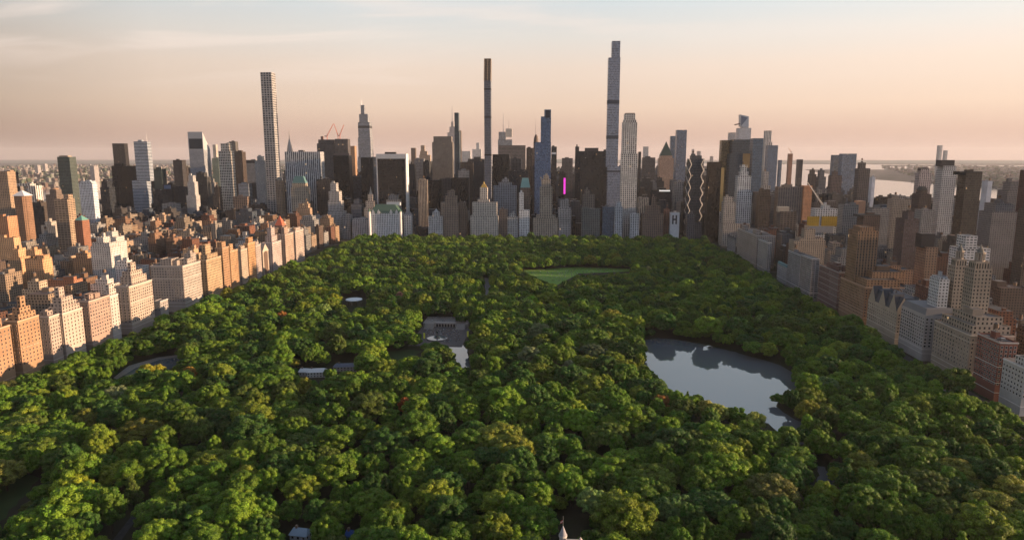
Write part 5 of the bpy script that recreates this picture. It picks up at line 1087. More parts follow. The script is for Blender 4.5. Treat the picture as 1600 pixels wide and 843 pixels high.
# ================================================================ trees
def crown_mesh(seed, kind='round'):
    """leaf sprays spread over the puffs of a lumpy crown of unit-ish size: radius about 8 m, top at about 18 m"""
    r = np.random.RandomState(seed); V, Fc, T = [], [], []
    rx, rz, zc = {'round': (7.6, 6.4, 10.5), 'wide': (9.2, 5.4, 11.0), 'tall': (5.6, 8.0, 11.0), 'cone': (4.4, 8.5, 10.0), 'loose': (8.0, 6.0, 10.8)}[kind]
    puffs = []; n = {'round': 64, 'wide': 80, 'tall': 60, 'cone': 60, 'loose': 52}[kind]
    tries = 0; sub = r.normal(size=(5, 3)); sub /= np.linalg.norm(sub, axis=1)[:, None]
    while len(puffs) < n and tries < 4000:
        tries += 1; d = r.normal(size=3); d /= np.linalg.norm(d)
        if d[2] < -.45: continue
        k = r.uniform(.80, 1.02) * (1 + .16 * max(float(d @ s) for s in sub))     # a few main lobes
        c = np.array([d[0] * rx, d[1] * rx, d[2] * rz]) * k
        if kind == 'cone': f = (c[2] + rz) / (2 * rz); c[:2] *= (1.25 - f * 1.15)
        c[2] += zc; pr = r.uniform(1.0, 2.7) * (1.0 if kind != 'cone' else .62)
        if kind == 'loose': pr *= .9
        if all(np.linalg.norm(c - q[0]) > (pr + q[1]) * .46 for q in puffs): puffs.append((c, pr))
    for c, pr in puffs:
        tone = r.uniform(.15, .95); hue = r.uniform(0, 1); m = int(44 * pr * pr)
        for _ in range(m):
            d = r.normal(size=3); d /= np.linalg.norm(d)
            if d[2] < -.35: d[2] *= -.6
            rad = pr * r.uniform(.78, 1.08); p = c + d * rad * np.array([1, 1, .85])
            nn = d + r.normal(size=3) * .42; nn /= np.linalg.norm(nn)
            a = np.cross(nn, r.normal(size=3)); a /= np.linalg.norm(a); b = np.cross(nn, a); s = r.uniform(.2, .36)
            i = len(V); V += [p - a * s, p + b * s * .7, p + a * s, p - b * s * .7]; Fc.append((i, i + 1, i + 2, i + 3)); T.append((min(1, max(0, tone * .55 + r.uniform(0, .45))), hue, 0, 1))
    # the leafy inside: lumpy shells that stop one seeing straight through
    bm_v, bm_f = [], []
    for c, pr in [(np.array([0, 0, zc]), None)] + puffs:
        nu, nv = (12, 7) if pr is None else (6, 4); base = len(V)
        for j in range(nv + 1):
            ph = math.pi * j / nv
            for i in range(nu):
                th = 2 * math.pi * i / nu; d = np.array([math.sin(ph) * math.cos(th), math.sin(ph) * math.sin(th), math.cos(ph)])
                if pr is None:
                    q = d * np.array([rx, rx, rz]) * .78 * r.uniform(.9, 1.05)
                    if kind == 'cone': f = (q[2] + rz) / (2 * rz); q[:2] *= (1.25 - f * 1.15)
                else: q = d * pr * .8 * r.uniform(.9, 1.05)
                V.append(c + q)
        for j in range(nv):
            for i in range(nu):
                a_ = base + j * nu + i; b_ = base + j * nu + (i + 1) % nu; Fc.append((a_, a_ + nu, b_ + nu, b_)); T.append((.25, .5, 0, 1))
    me = bpy.data.meshes.new('crown'); me.from_pydata([tuple(v) for v in V], [], Fc)
    at = me.attributes.new('leafv', 'FLOAT_COLOR', 'FACE'); at.data.foreach_set('color', np.array(T, dtype=np.float32).ravel())
    me.materials.append(MATS['foliage']); me.update(); return me
KINDS_T = ['round', 'round', 'wide', 'round', 'tall', 'wide', 'loose', 'cone', 'round', 'wide', 'round', 'wide', 'tall', 'loose', 'round']
CROWNS = [crown_mesh(100 + i, k) for i, k in enumerate(KINDS_T)]
def trunk_mesh(seed):
    r = random.Random(seed); mb = MB(); z = 0; pts = [(0, 0, -.3), (r.uniform(-.2, .2), r.uniform(-.2, .2), 3.2), (r.uniform(-.4, .4), r.uniform(-.4, .4), 6.5), (r.uniform(-.5, .5), r.uniform(-.5, .5), 11)]; rad = [.48, .38, .3, .14]
    def limb(a, b, ra, rb, n=7):
        a, b = Vector(a), Vector(b); d = (b - a).normalized(); o = d.orthogonal().normalized(); q = d.cross(o)
        A_ = [a + (o * math.cos(t) + q * math.sin(t)) * ra for t in [i * 2 * math.pi / n for i in range(n)]]; B_ = [b + (o * math.cos(t) + q * math.sin(t)) * rb for t in [i * 2 * math.pi / n for i in range(n)]]
        for i in range(n): j = (i + 1) % n; mb.face([A_[i], A_[j], B_[j], B_[i]], (.1, .08, .06))
    for i in range(3): limb(pts[i], pts[i + 1], rad[i], rad[i + 1])
    for i in range(6):
        t = i * 1.05 + r.uniform(-.3, .3); z0 = r.uniform(3.5, 7); b = (math.cos(t) * r.uniform(3, 5.5), math.sin(t) * r.uniform(3, 5.5), z0 + r.uniform(3, 6)); limb((0, 0, z0), b, .22, .07, 5)
    return mb.mesh('trunk', 'bark')
TRUNKS = [trunk_mesh(i) for i in range(4)]
rnd = random.Random(21)
G1, G2, G3, G4 = (.094, .180, .016), (.135, .230, .018), (.050, .118, .018), (.180, .245, .022)
YEL, OLI, ORA, CRE, WHB, GRY, PNK = (.20, .205, .022), (.095, .145, .022), (.22, .135, .035), (.24, .23, .08), (.17, .21, .09), (.085, .125, .055), (.38, .20, .14)
SPECIAL = [  # (px, py, colour, scale, colour name, look)
 (112, 762, YEL, 1.25, 'golden yellow', 'big round'), (186, 735, (.19, .18, .03), 1.0, 'yellow-green', 'spreading'), (40, 665, (.10, .12, .03), 1.3, 'olive', 'broad'), (134, 652, (.13, .12, .025), .9, 'bronze-tinged', 'round'),
 (8, 735, (.15, .13, .035), 1.2, 'bronze-green', 'round'), (495, 458, (.20, .19, .02), 1.7, 'bright yellow-green', 'huge spreading'), (462, 462, (.17, .17, .02), 1.3, 'lemon-tinged', 'spreading'), (522, 466, (.17, .17, .02), 1.2, 'yellowish', 'rounded'), (505, 482, WHB, 1.1, 'white-blossomed', 'loose'), (488, 490, WHB, .8, 'pale-blossomed', 'small'),
 (440, 494, ORA, .8, 'rusty-topped', 'round'), (625, 463, PNK, .75, 'pink-blossomed', 'small'), (632, 459, CRE, .6, 'cream-blossomed', 'small'), (780, 682, (.15, .15, .028), 1.6, 'yellow-olive', 'very broad'), (803, 700, (.18, .17, .03), 1.35, 'warm yellow-green', 'broad'), (632, 632, (.34, .13, .04), .6, 'rust-orange', 'small'), (652, 627, CRE, .6, 'cream-tinged', 'small'),
 (1118, 643, CRE, .95, 'cream-blossomed', 'wide'), (1102, 638, (.24, .19, .06), .9, 'honey-coloured', 'round'), (1180, 655, CRE, .8, 'cream-topped', 'round'), (1033, 627, ORA, .75, 'copper-tinged', 'small'), (924, 780, WHB, 1.0, 'white-blossomed', 'loose'), (955, 786, CRE, .8, 'cream-flowered', 'loose'), (1045, 795, GRY, 1.0, 'silver-green', 'loose'), (1062, 789, GRY, .9, 'grey-green', 'loose'),
 (1555, 790, (.17, .155, .04), 1.55, 'golden olive', 'big'), (1578, 768, (.20, .17, .045), 1.2, 'golden-topped', 'tall'), (1495, 735, (.17, .15, .04), 1.2, 'brown-gold', 'broad'), (1480, 745, OLI, 1.1, 'soft olive', 'round'), (1370, 595, OLI, 1.4, 'olive-grey', 'huge'), (1345, 722, (.14, .13, .03), 1.0, 'olive with a russet top', 'round'),
 (228, 580, (.24, .20, .03), .9, 'gold-tinged', 'round'), (246, 578, (.26, .20, .03), .8, 'yellow-gold', 'small'), (295, 584, (.27, .19, .03), .7, 'amber', 'small'), (955, 560, (.12, .14, .02), 1.3, 'lime-green', 'broad'), (975, 572, (.15, .15, .02), 1.2, 'yellow-lime', 'broad'), (880, 586, CRE, .6, 'pale-flowered', 'small'), (888, 572, (.24, .24, .14), .6, 'silvery cream', 'small'),
 (1190, 498, WHB, .8, 'whitish', 'small'), (640, 450, (.15, .12, .04), .9, 'russet', 'round'), (612, 436, (.13, .11, .04), .9, 'brownish', 'round'), (1263, 665, (.13, .19, .03), .8, 'vivid lime', 'tall'), (240, 800, (.09, .13, .02), 1.2, 'bright green', 'full'), (445, 712, (.10, .13, .03), 1.2, 'mid green', 'broad'), (630, 600, (.15, .15, .03), 1.2, 'mustard-green', 'broad'),
 (830, 470, G2, 1.1, 'clear green', 'round'), (545, 720, OLI, 1.0, 'soft olive green', 'round'), (590, 680, YEL, .6, 'yellow', 'slim'), (1230, 680, (.12, .16, .03), .9, 'light green', 'round'), (385, 745, (.17, .17, .03), 1.0, 'pale yellow-green', 'round'), (60, 702, (.09, .12, .02), 1.3, 'leafy green', 'broad'), (1020, 745, (.12, .14, .03), 1.3, 'yellowish green', 'broad'),
 (1430, 600, OLI, 1.1, 'dull olive', 'round'), (1290, 600, GRY, 1.1, 'smoky green', 'broad'), (470, 650, (.14, .13, .05), 1.0, 'beige-green', 'round'), (710, 610, (.10, .14, .03), 1.2, 'grass green', 'broad')]
SPECIAL = [(a, b, (min(.42, c[0] * (1.35 if c[1] < .24 else 1)), min(.38, c[1] * (1.6 if c[0] < c[1] * 1.4 and c[1] < .24 else 1.05)), c[2]), *r_) for a, b, c, *r_ in SPECIAL]
trees = []     # (x, y, scale, hscale, rot, variant, colour, special)
def crown_r(s): return 8.2 * s
def blocked(x, y, s, h):
    if any(in_poly(x, y, Wt) for Wt in WATERS): return True
    for zz in (2 * h, 7 * h, 12 * h, 18.0 * h * .95):
        rr_ = crown_r(s) * (0.3 if zz < 3 * h else (.82 if zz < 13 * h else .35)) * (1.0)
        px, py, d = proj(x, y, zz); rp = rr_ * FPX / d
        for P in KEEP:
            xs = [p[0] for p in P]; ys = [p[1] for p in P]
            if px + rp < min(xs) or px - rp > max(xs) or py + rp < min(ys) or py - rp > max(ys): continue
            for a in range(10):
                t = a * math.pi / 5
                if in_poly(px + rp * math.cos(t), py + rp * .8 * math.sin(t), P) or in_poly(px, py, P): return True
            cxp, cyp = sum(xs) / len(xs), sum(ys) / len(ys)
            if any(math.hypot(qx - px, (qy - py) / .8) < rp for qx, qy in P) or math.hypot(cxp - px, cyp - py) < rp: return True
    return False
cellg = {}; SPC = .82
def near_ok(x, y, rad):
    cx, cy_ = int(x // 12), int(y // 12)
    for i in range(cx - 3, cx + 4):
        for j in range(cy_ - 3, cy_ + 4):
            for (X, Y, r_) in cellg.get((i, j), ()):
                if (X - x) ** 2 + (Y - y) ** 2 < ((r_ + rad) * SPC) ** 2: return False
    return True
def add_tree(x, y, s, h, col, sp=None, var=None):
    cellg.setdefault((int(x // 12), int(y // 12)), []).append((x, y, crown_r(s)))
    trees.append((x, y, s, h, rnd.uniform(0, 6.28), var if var is not None else rnd.choice([0, 1, 2, 3, 5, 8, 9, 10, 11, 12, 13, 14, 4, 6, 10, 14]), col, sp))
for (px, py, col, s, cn, look) in SPECIAL:
    h = .8 + .25 * s; v = at_z(px, py, 12 * h)
    var = {'huge spreading': 5, 'loose': 6, 'tall': 4, 'slim': 4, 'wide': 2, 'very broad': 9, 'broad': 2, 'spreading': 9}.get(look, rnd.choice([0, 1, 3, 8]))
    add_tree(v.x, v.y, s, h, col, (cn, look), var)
XE, XW = EAST + 30, WEST - 30
for attempt in range(64000):
    y = 262 + (SOUTH - 40 - 262) * rnd.random() ** 1.0; x = rnd.uniform(XE, XW)
    p = proj(x, y, 10)
    if p[2] < 50 or p[0] < -120 or p[0] > 1720: continue
    s = rnd.choice((.6, .75, .9, 1.0, 1.1, 1.25, 1.4)) * rnd.uniform(.9, 1.1) if attempt < 38000 else rnd.uniform(.42, .8)
    if attempt < 38000: s *= 1.18 if y < 800 else .95
    under = attempt >= 38000
    if not near_ok(x, y, crown_r(s)): continue
    h = (.66 + .38 * s) * rnd.uniform(.80, 1.24)
    if under: h *= .60
    if blocked(x, y, s, h): continue
    u = rnd.random(); zone = math.sin(x * .013 + 1.3) * math.sin(y * .017) 
    col = G1 if u < .34 else G2 if u < .58 else G3 if u < .80 else G4 if u < .93 else OLI
    if u > .985: col = rnd.choice((GRY, (.12, .13, .03), YEL, WHB, YEL))
    k = rnd.uniform(.8, 1.22) * (1 + .15 * zone); col = tuple(c * k for c in col)
    add_tree(x, y, s, h, col, None, 7 if rnd.random() < .02 else None)
print('trees', len(trees))
scored = []
for i, t in enumerate(trees):
    p = proj(t[0], t[1], 12 * t[3])
    if -20 < p[0] < 1620 and -20 < p[1] < 858: scored.append(((1e9 if t[7] else 0) + (t[2] ** .5) * 1000 / p[2], i, p))
scored.sort(reverse=True); pick = scored[:300]; picks = {i for _, i, _ in pick}
def cname(c):
    r, g, b = c
    if r > .3: return 'cream-flowered'
    if r > .2 and g < .17: return 'rusty'
    if r > g * .98: return 'golden green'
    if b > .07: return 'grey-green'
    l = r + g
    if r > g * .86: return 'olive green'
    return 'dark green' if l < .13 else ('mid green' if l < .165 else ('fresh green' if l < .2 else 'light green'))
rows = {}
for _, i, p in pick: rows.setdefault(int((860 - p[1]) // 17), []).append((p[0], i, p))
OR_ = ['first', 'second', 'third', 'fourth', 'fifth', 'sixth', 'seventh', 'eighth', 'ninth', 'tenth', 'eleventh', 'twelfth', 'thirteenth', 'fourteenth', 'fifteenth', 'sixteenth', 'seventeenth', 'eighteenth', 'nineteenth', 'twentieth']
def ordw(n): return OR_[n] if n < 20 else ('twenty-' + OR_[n - 20] if n < 29 else 'thirtieth' if n == 29 else 'thirty-' + OR_[n - 30])
PLACES = [(880, 820, 'castle turret'), (470, 832, 'grey-roofed stage building'), (1110, 600, 'big lake'), (555, 467, 'white round canopy'), (688, 515, 'fountain terrace'), (717, 552, 'narrow lake arm'), (900, 428, 'sunlit meadow'), (240, 566, 'curved path by the dark pond'), (1277, 737, 'tiny pond in the woods'), (20, 785, 'dark lawn at the lower left'), (200, 815, 'road at the lower left'), (1590, 600, 'turreted stone building'), (1560, 560, 'red brick building'), (485, 582, 'white-roofed boathouse'), (1380, 500, 'gabled block'), (10, 560, 'orange lit block'), (130, 510, 'pink limestone block'), (800, 840, 'bottom edge centre'), (1590, 840, 'lower right corner'), (1200, 840, 'bottom edge, right of the castle turret'), (320, 840, 'bottom edge, left of the stage building'), (620, 840, 'bottom edge, right of the stage building')]
labs = {}
for r_, L_ in rows.items():
    for (px, i, p) in sorted(L_):
        t = trees[i]; size = 'small' if t[2] < .72 else ('large' if t[2] > 1.2 else ''); shp = {4: 'upright', 12: 'upright', 11: 'spreading', 13: 'loose', 7: 'conical', 2: 'spreading', 5: 'spreading', 9: 'wide', 6: 'loose'}.get(t[5], 'round')
        d = f'{t[7][1]} {t[7][0]} tree' if t[7] else ' '.join(w_ for w_ in (size, shp, cname(t[6]), 'tree') if w_)
        pl = min(PLACES, key=lambda q: math.hypot(q[0] - px, q[1] - p[1])); labs.setdefault((d, pl[2]), []).append((math.hypot(pl[0] - px, pl[1] - p[1]), px, p[1], i))
lab_of = {}
for (d, pl), L_ in labs.items():
    L_.sort()
    for k, (_, px, py, i) in enumerate(L_):
        lab = f'{d} near the {pl}' if len(L_) == 1 else (f'{d} closest to the {pl}' if k == 0 else f'{d} {ordw(k)} closest to the {pl}')
        lab_of[i] = lab
for i in sorted(picks):
    x, y, s, h, rot, var, col, sp = trees[i]
    root = empty('tree', (x, y, 0), rot)
    c = bpy.data.objects.new('crown', CROWNS[var]); COL.objects.link(c); c.parent = root; c.scale = (s, s, h); c.color = (*col, 1)
    t = bpy.data.objects.new('trunk', TRUNKS[var % 4]); COL.objects.link(t); t.parent = root; t.scale = (s, s, h)
    tag(root, lab_of[i], 'tree', 'trees of the park woodland')
# the rest of the wood is one mass
cr = bpy.data.objects.new('woodland', bpy.data.meshes.new('woodland')); COL.objects.link(cr)
rest_t = [t for i, t in enumerate(trees) if i not in picks]
me = cr.data; me.from_pydata([(t[0], t[1], 0) for t in rest_t], [], [])
for nm, ty, dat in (('trot', 'FLOAT_VECTOR', [(0, 0, t[4]) for t in rest_t]), ('tscl', 'FLOAT_VECTOR', [(t[2], t[2], t[3]) for t in rest_t])):
    a = me.attributes.new(nm, ty, 'POINT'); a.data.foreach_set('vector', np.array(dat, dtype=np.float32).ravel())
a = me.attributes.new('tcol', 'FLOAT_COLOR', 'POINT'); a.data.foreach_set('color', np.array([(*t[6], 1) for t in rest_t], dtype=np.float32).ravel())
a = me.attributes.new('tvar', 'INT', 'POINT'); a.data.foreach_set('value', np.array([t[5] for t in rest_t], dtype=np.int32))
ng = bpy.data.node_groups.new('woodland_nodes', 'GeometryNodeTree'); ng.interface.new_socket('Geometry', in_out='INPUT', socket_type='NodeSocketGeometry'); ng.interface.new_socket('Geometry', in_out='OUTPUT', socket_type='NodeSocketGeometry')
gi, go = ng.nodes.new('NodeGroupInput'), ng.nodes.new('NodeGroupOutput'); iop = ng.nodes.new('GeometryNodeInstanceOnPoints')
jn = ng.nodes.new('GeometryNodeJoinGeometry')
# one crown of each kind, taken from the single trees (join puts the last one linked first)
src = {}
for o in bpy.data.objects:
    if o.name.startswith('crown') and o.parent and o.parent.name.startswith('tree') and o.data in CROWNS: src.setdefault(CROWNS.index(o.data), o)
proto_missing = [v for v in range(len(CROWNS)) if v not in src]; print('missing crown kinds', proto_missing)
for v in reversed(range(len(CROWNS))):
    o = src.get(v, src[0]); oi = ng.nodes.new('GeometryNodeObjectInfo'); oi.transform_space = 'ORIGINAL'; oi.inputs['Object'].default_value = o
    sm = ng.nodes.new('GeometryNodeSetMaterial'); sm.inputs['Material'].default_value = MATS['foliage_mass']; ng.links.new(oi.outputs['Geometry'], sm.inputs['Geometry'])
    g2 = ng.nodes.new('GeometryNodeGeometryToInstance'); ng.links.new(sm.outputs[0], g2.inputs[0]); ng.links.new(g2.outputs[0], jn.inputs[0])
def na(name, ty):
    n = ng.nodes.new('GeometryNodeInputNamedAttribute'); n.data_type = ty; n.inputs['Name'].default_value = name; return n.outputs['Attribute']
ng.links.new(gi.outputs[0], iop.inputs['Points']); ng.links.new(jn.outputs[0], iop.inputs['Instance']); iop.inputs['Pick Instance'].default_value = True
ng.links.new(na('tvar', 'INT'), iop.inputs['Instance Index'])
e2r = ng.nodes.new('FunctionNodeEulerToRotation'); ng.links.new(na('trot', 'FLOAT_VECTOR'), e2r.inputs[0]); ng.links.new(e2r.outputs[0], iop.inputs['Rotation'])
ng.links.new(na('tscl', 'FLOAT_VECTOR'), iop.inputs['Scale']); ng.links.new(iop.outputs[0], go.inputs[0])
md = cr.modifiers.new('woodland', 'NODES'); md.node_group = ng
tag(cr, 'dense green woodland of the park beyond the single trees', 'woodland', kind='stuff')

# ================================================================ things in the park
def place(px, py, z=0): v = at_z(px, py, z); return v
# terrace with arcade, stairs and fountain
tp0, tp1 = at_z(655, 535), at_z(730, 531); tb = at_z(657, 500, 5); tY = tb.y
tx = (at_z(657, 520).x + at_z(724, 520).x) / 2; y_near = at_z(690, 541).y; y_mid = at_z(690, 511).y; wT = at_z(724, 520).x - at_z(657, 520).x
mb = MB(); mb.box(tx - wT * .56, tx + wT * .62, y_near, y_mid + 2, .02, .45, (.3, .25, .23)); o = mb.build('plaza', 'paving'); struct(o)
root = empty('terrace_arcade', (tx, y_mid, 0)); aw = wT * .26
mb = MB(); mb.box(-wT * .55, -aw, 0, 34, 0, 5.0, (.27, .23, .2)); mb.box(aw, wT * .55, 0, 34, 0, 5.0, (.27, .23, .2)); mb.box(-aw, aw, 6, 34, 0, 4.99, (.22, .19, .17)); mb.build('upper_terrace', 'stone', root)
mb = MB(); mb.box(-aw, aw, 0, 6, 4.2, 5.6, (.36, .3, .26)); mb.build('arcade_roof', 'stone', root)
mb = MB(); mb.box(-aw, aw, 5.3, 5.9, 0, 4.2, (.05, .04, .04)); mb.build('recess', 'stone', root)
for k in range(8):
    mb = MB(); x = -aw + .9 + k * (2 * aw - 1.8) / 7; mb.box(x - .55, x + .55, .1, 1.3, 0, 3.4, (.36, .3, .26)); mb.box(x - .95, x + .95, .05, 1.4, 3.4, 4.2, (.36, .3, .26)); mb.build('pier', 'stone', root)
for sx in (-1, 1):
    mb = MB()
    for k in range(10): a, b = sorted((sx * aw * 1.05, sx * (aw * 1.05 + 11))); mb.box(a, b, -12 + k * 1.2, .0, k * .5, (k + 1) * .5, (.32, .28, .25))
    mb.build('staircase', 'stone', root); mb = MB(); a, b = sorted((sx * (aw * 1.05 + 11.1), sx * wT * .55)); mb.box(a, b, -.5, -.01, 4.6, 5.9, (.45, .40, .36)); mb.build('balustrade', 'stone', root)
tag(root, 'brown stone terrace with an arcade of dark arches and two staircases', 'terrace')
fv = at_z(683, 529); root = empty('fountain', (fv.x, fv.y, .45))
mb = MB(); rf = at_z(700, 527).x - at_z(683, 527).x; n = 28
for i in range(n):
    t0, t1 = i * 2 * math.pi / n, (i + 1) * 2 * math.pi / n; q = lambda r, t, z: (r * math.cos(t), r * math.sin(t), z)
    mb.face([q(rf, t0, 0), q(rf, t1, 0), q(rf, t1, 1), q(rf, t0, 1)], (.2, .17, .15)); mb.face([q(rf, t0, 1), q(rf, t1, 1), q(rf - .8, t1, 1), q(rf - .8, t0, 1)], (.25, .2, .18)); mb.face([q(rf - .8, t1, 0), q(rf - .8, t0, 0), q(rf - .8, t0, 1), q(rf - .8, t1, 1)], (.2, .17, .15))
mb.build('basin', 'stone', root); mb = MB(); mb.cap([(rf * .92 * math.cos(i * .2244), rf * .92 * math.sin(i * .2244)) for i in range(28)], .6, (.1, .1, .1)); mb.build('pool_water', 'water', root)
mb = MB(); mb.cyl(0, 0, 1.6, .1, 2, (.10, .085, .075), 10, 1.0); mb.cyl(0, 0, .6, 2, 4, (.10, .085, .075), 8); mb.cyl(0, 0, .9, 3.7, 4.2, (.10, .085, .075), 12, 2.4); mb.cyl(0, 0, .5, 4.2, 5.6, (.10, .085, .075), 8, .35); mb.build('pedestal', 'stone', root)
mb = MB(); c = (.06, .065, .055); mb.cyl(0, 0, .55, 5.6, 7.2, c, 8, .35); mb.cyl(0, 0, .36, 7.2, 8.0, c, 8, .25); mb.cyl(0, 0, .22, 8.0, 8.5, c, 8, .15)
for sx in (-1, 1): mb.face([(0, .2, 7.7), (sx * 1.5, .5, 8.4), (sx * 1.7, .5, 7.2), (sx * .3, .2, 6.8)], c); mb.face([(sx * .3, .28, 6.8), (sx * 1.7, .58, 7.2), (sx * 1.5, .58, 8.4), (0, .28, 7.7)], c)
mb.build('winged_statue', 'stone', root); tag(root, 'round stone fountain with a dark winged statue on the terrace', 'fountain')
for (px, pb, pt, lab) in ((661.5, 531, 520, 'yellow banner on a pole left of the fountain'), (729.5, 528, 513, 'yellow banner on a pole right of the fountain')):
    v = at_z(px, pb + 3); root = empty('banner', (v.x, v.y, 0)); mb = MB(); mb.cyl(0, 0, .12, 0, 11, (.3, .3, .3), 6); mb.build('pole', 'metal', root)
    mb = MB(); mb.face([(.15, 0, 4), (2.1, .2, 3.8), (2.2, .1, 10.4), (.15, 0, 10.6)], (.75, .68, .08)); mb.face([(.15, .06, 10.6), (2.2, .16, 10.4), (2.1, .26, 3.8), (.15, .06, 4)], (.75, .68, .08)); mb.build('cloth', 'paint', root); tag(root, lab, 'banner')
# white round canopy
v = at_z(553, 467, 7); root = empty('round_canopy', (v.x, v.y, 0)); r = at_z(566, 467, 7).x - v.x; mb = MB(); mb.cyl(0, 0, r, 6.2, 7.0, (.82, .8, .77), 28, r * .98); mb.cyl(0, 0, r * .98, 7.0, 8.2, (.82, .8, .77), 28, r * .2); mb.build('canopy', 'paint', root)
for k in range(8): mb = MB(); t = k * math.pi / 4; mb.cyl(r * .9 * math.cos(t), r * .9 * math.sin(t), .2, 0, 6.2, (.4, .4, .4), 6); mb.build('post', 'metal', root)
tag(root, 'white round tent canopy standing among the trees', 'canopy')
def hut(name, px, py, w_, d_, h_, rc, wc, lab, rz=0, z=0, cat='building', rh=2.6):
    v = at_z(px, py, h_ + z); root = empty(name, (v.x, v.y, z), rz); mb = MB(); mb.walls([(-w_ / 2, -d_ / 2), (w_ / 2, -d_ / 2), (w_ / 2, d_ / 2), (-w_ / 2, d_ / 2)], 0, h_, wc, (3, 3, .4, .5), (.04, .04, .04, .5)); mb.build('wall', 'facade', root)
    mb = MB(); P = [(-w_ / 2 - .6, -d_ / 2 - .6), (w_ / 2 + .6, -d_ / 2 - .6), (w_ / 2 + .6, d_ / 2 + .6), (-w_ / 2 - .6, d_ / 2 + .6)]; Q = [(x * .75, y * .08) for x, y in P]; mb.frus(P, Q, h_, h_ + rh, rc); mb.build('roof', 'paint', root)
    mb = MB(); mb.box(-w_ * .3, -w_ * .3 + 1.2, -.6, .6, h_ + rh * .6, h_ + rh + 1.4, (.2, .14, .1)); mb.build('chimney', 'stone', root); tag(root, lab, cat); return root
hut('boathouse', 495, 579, 17, 9, 5, (.62, .60, .58), (.5, .47, .43), 'white-roofed boathouse among the trees', R(10)); hut('pavilion', 476, 579, 9, 7, 4, (.66, .64, .62), (.4, .38, .35), 'small white-roofed pavilion left of the boathouse')
hut('cafe_building', 540, 571, 22, 8, 4.5, (.12, .13, .16), (.3, .26, .22), 'long low dark-roofed cafe building right of the boathouse', R(6))
hut('stage_building', 470, 831, 9.5, 6.5, 5.5, (.26, .32, .38), (.42, .46, .5), 'grey-roofed stage building with pale walls at the bottom edge', R(-8)); hut('kiosk', 547, 834, 4, 3.2, 3.6, (.04, .10, .32), (.10, .16, .32), 'small blue kiosk near the bottom edge')
# castle turret on its rock
cz = 22; cv = at_z(880, 806, 50); cX, cY = cv.x, cv.y
rk = MB(); rr2 = random.Random(3); n = 18; ring = []
for lv, (rad, z) in enumerate(((24, -1), (19, 9), (14, 17), (11, cz))): ring.append([(cX + 4 + rad * rr2.uniform(.85, 1.15) * math.cos(i * 2 * math.pi / n), cY - 6 + rad * rr2.uniform(.85, 1.15) * math.sin(i * 2 * math.pi / n), z + rr2.uniform(-.6, .6)) for i in range(n)])
for a, b in zip(ring, ring[1:]):
    for i in range(n): j = (i + 1) % n; rk.face([a[i], a[j], b[j], b[i]], (.2, .19, .18))
rk.face(ring[-1], (.2, .19, .18)); o = rk.build('rock_hill', 'rock'); struct(o)
root = empty('castle', (cX, cY, cz)); sc_ = (.42, .38, .34)
mb = MB(); mb.cyl(0, 0, 1.55, -2, 19, sc_, 16); mb.cyl(0, 0, 1.85, 14.6, 15.2, (.5, .46, .42), 16); mb.cyl(0, 0, 1.85, 18.6, 19.4, (.5, .46, .42), 16); mb.build('turret', 'stone', root)
mb = MB(); mb.cyl(0, 0, 1.75, 19.4, 23.6, (.30, .29, .30), 16, .12); mb.build('conical_roof', 'stone', root)
mb = MB(); mb.box(1.0, 9.0, -3, 5, -2, 14.5, sc_, (2.6, 4, .3, .4), (.03, .03, .03, .1)); mb.build('hall', 'facade', root)
for k in range(5): mb = MB(); x = 1.4 + k * 1.6; mb.box(x, x + .9, -3.2, -2.7, 14.5, 15.6, (.5, .46, .42)); mb.build('battlement', 'stone', root)
mb = MB(); mb.cyl(7.6, -1.6, 1.3, 13, 17, sc_, 10); mb.cyl(7.6, -1.6, 1.5, 17, 19.5, (.5, .42, .36), 10, .1); mb.build('corner_turret', 'stone', root)
mb = MB(); mb.cyl(0, 0, .07, 23.4, 28.2, (.5, .5, .5), 6); mb.build('flagpole', 'metal', root)
for i, c in enumerate(((.45, .05, .04), (.6, .55, .5), (.45, .05, .04))): mb = MB(); mb.face([(-.08, 0, 25.2 + i * .42), (-1.2, .15, 24.3 + i * .42), (-1.2, .15, 24.72 + i * .42), (-.08, 0, 25.62 + i * .42)], c); mb.face([(-.08, .04, 25.62 + i * .42), (-1.2, .19, 24.72 + i * .42), (-1.2, .19, 24.3 + i * .42), (-.08, .04, 25.2 + i * .42)], c); mb.build('flag_stripe', 'paint', root)
tag(root, 'grey stone castle turret with a cone roof and a small red flag', 'castle')
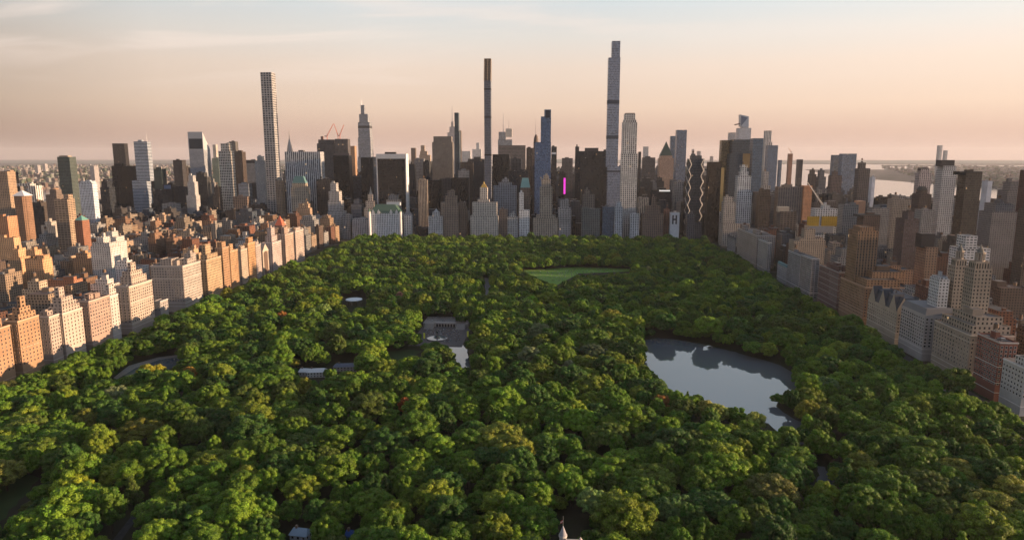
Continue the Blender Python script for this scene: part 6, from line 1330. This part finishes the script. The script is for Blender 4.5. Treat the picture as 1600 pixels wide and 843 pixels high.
# people on the meadow and terrace: crowds too small and many to tell apart
def folk(name, lab, pts):
    mb = MB(); r = random.Random(len(pts))
    for (x, y, z) in pts:
        c = r.choice([(.6, .6, .6), (.75, .73, .7), (.08, .08, .1), (.3, .08, .07), (.1, .15, .3), (.5, .45, .35)]); t = r.uniform(0, 3); sx, sy = .26, .16
        for s in (-.13, .13): mb.cyl(x + s, y, .09, z, z + .82, (.06, .06, .08), 5, .11)
        mb.cyl(x, y, .17, z + .8, z + 1.42, c, 7, .23); mb.cyl(x, y, .07, z + 1.42, z + 1.52, (.4, .28, .2), 5); mb.cyl(x, y, .1, z + 1.5, z + 1.62, (.4, .28, .2), 6, .12); mb.cyl(x, y, .12, z + 1.62, z + 1.75, (.08, .05, .04), 6, .05)
        for s in (-1, 1): mb.bar((x + s * .24, y, z + 1.38), (x + s * .32, y + .08, z + .85), .09, c)
    o = mb.build(name, 'paint'); tag(o, lab, 'crowd', kind='stuff')
r = random.Random(8); pts = []
gm = ground_poly(MEADOW)
while len(pts) < 220:
    px, py = r.uniform(818, 985), r.uniform(419, 441)
    if in_poly(px, py, MEADOW): v = at_z(px, py); pts.append((v.x, v.y, .03))
folk('meadow_crowd', 'scattered crowd of tiny people sitting about on the sunlit meadow', pts)
pts = []
while len(pts) < 110:
    px, py = r.uniform(658, 724), r.uniform(514, 535); v = at_z(px, py, .45)
    if in_poly(px, py, TERRACE) and math.hypot(v.x - fv.x, v.y - fv.y) > rf + 1 and v.y < y_mid - 1: pts.append((v.x, v.y, .45))
for _ in range(30): px = r.uniform(660, 715); pts.append((at_z(px, 504, 5).x, y_mid + r.uniform(8, 30), 5.0))
folk('terrace_crowd', 'crowd of tiny people strolling on the terrace around the fountain', pts)
# low undergrowth and lamps by the roads
sh = MB(); r = random.Random(6)
# ---- the air between: one closed box of thin haze round everything
hb = MB(); hb.box(-34000, 34000, -3000, 34000, -1.5, 560, (1, 1, 1)); m = bpy.data.materials.new('haze'); m.use_nodes = True; nt = m.node_tree; nt.nodes.clear(); pv = N(nt, 'ShaderNodeVolumePrincipled'); oo = N(nt, 'ShaderNodeOutputMaterial'); L(nt, pv.outputs[0], oo.inputs['Volume'])
pv.inputs['Color'].default_value = (.94, .91, .92, 1); pv.inputs['Density'].default_value = 1.9e-5; pv.inputs['Anisotropy'].default_value = .1; MATS['haze'] = m
ho = hb.build('haze', 'haze'); ho['kind'] = 'stuff'; ho['label'] = 'thin evening haze over the city'
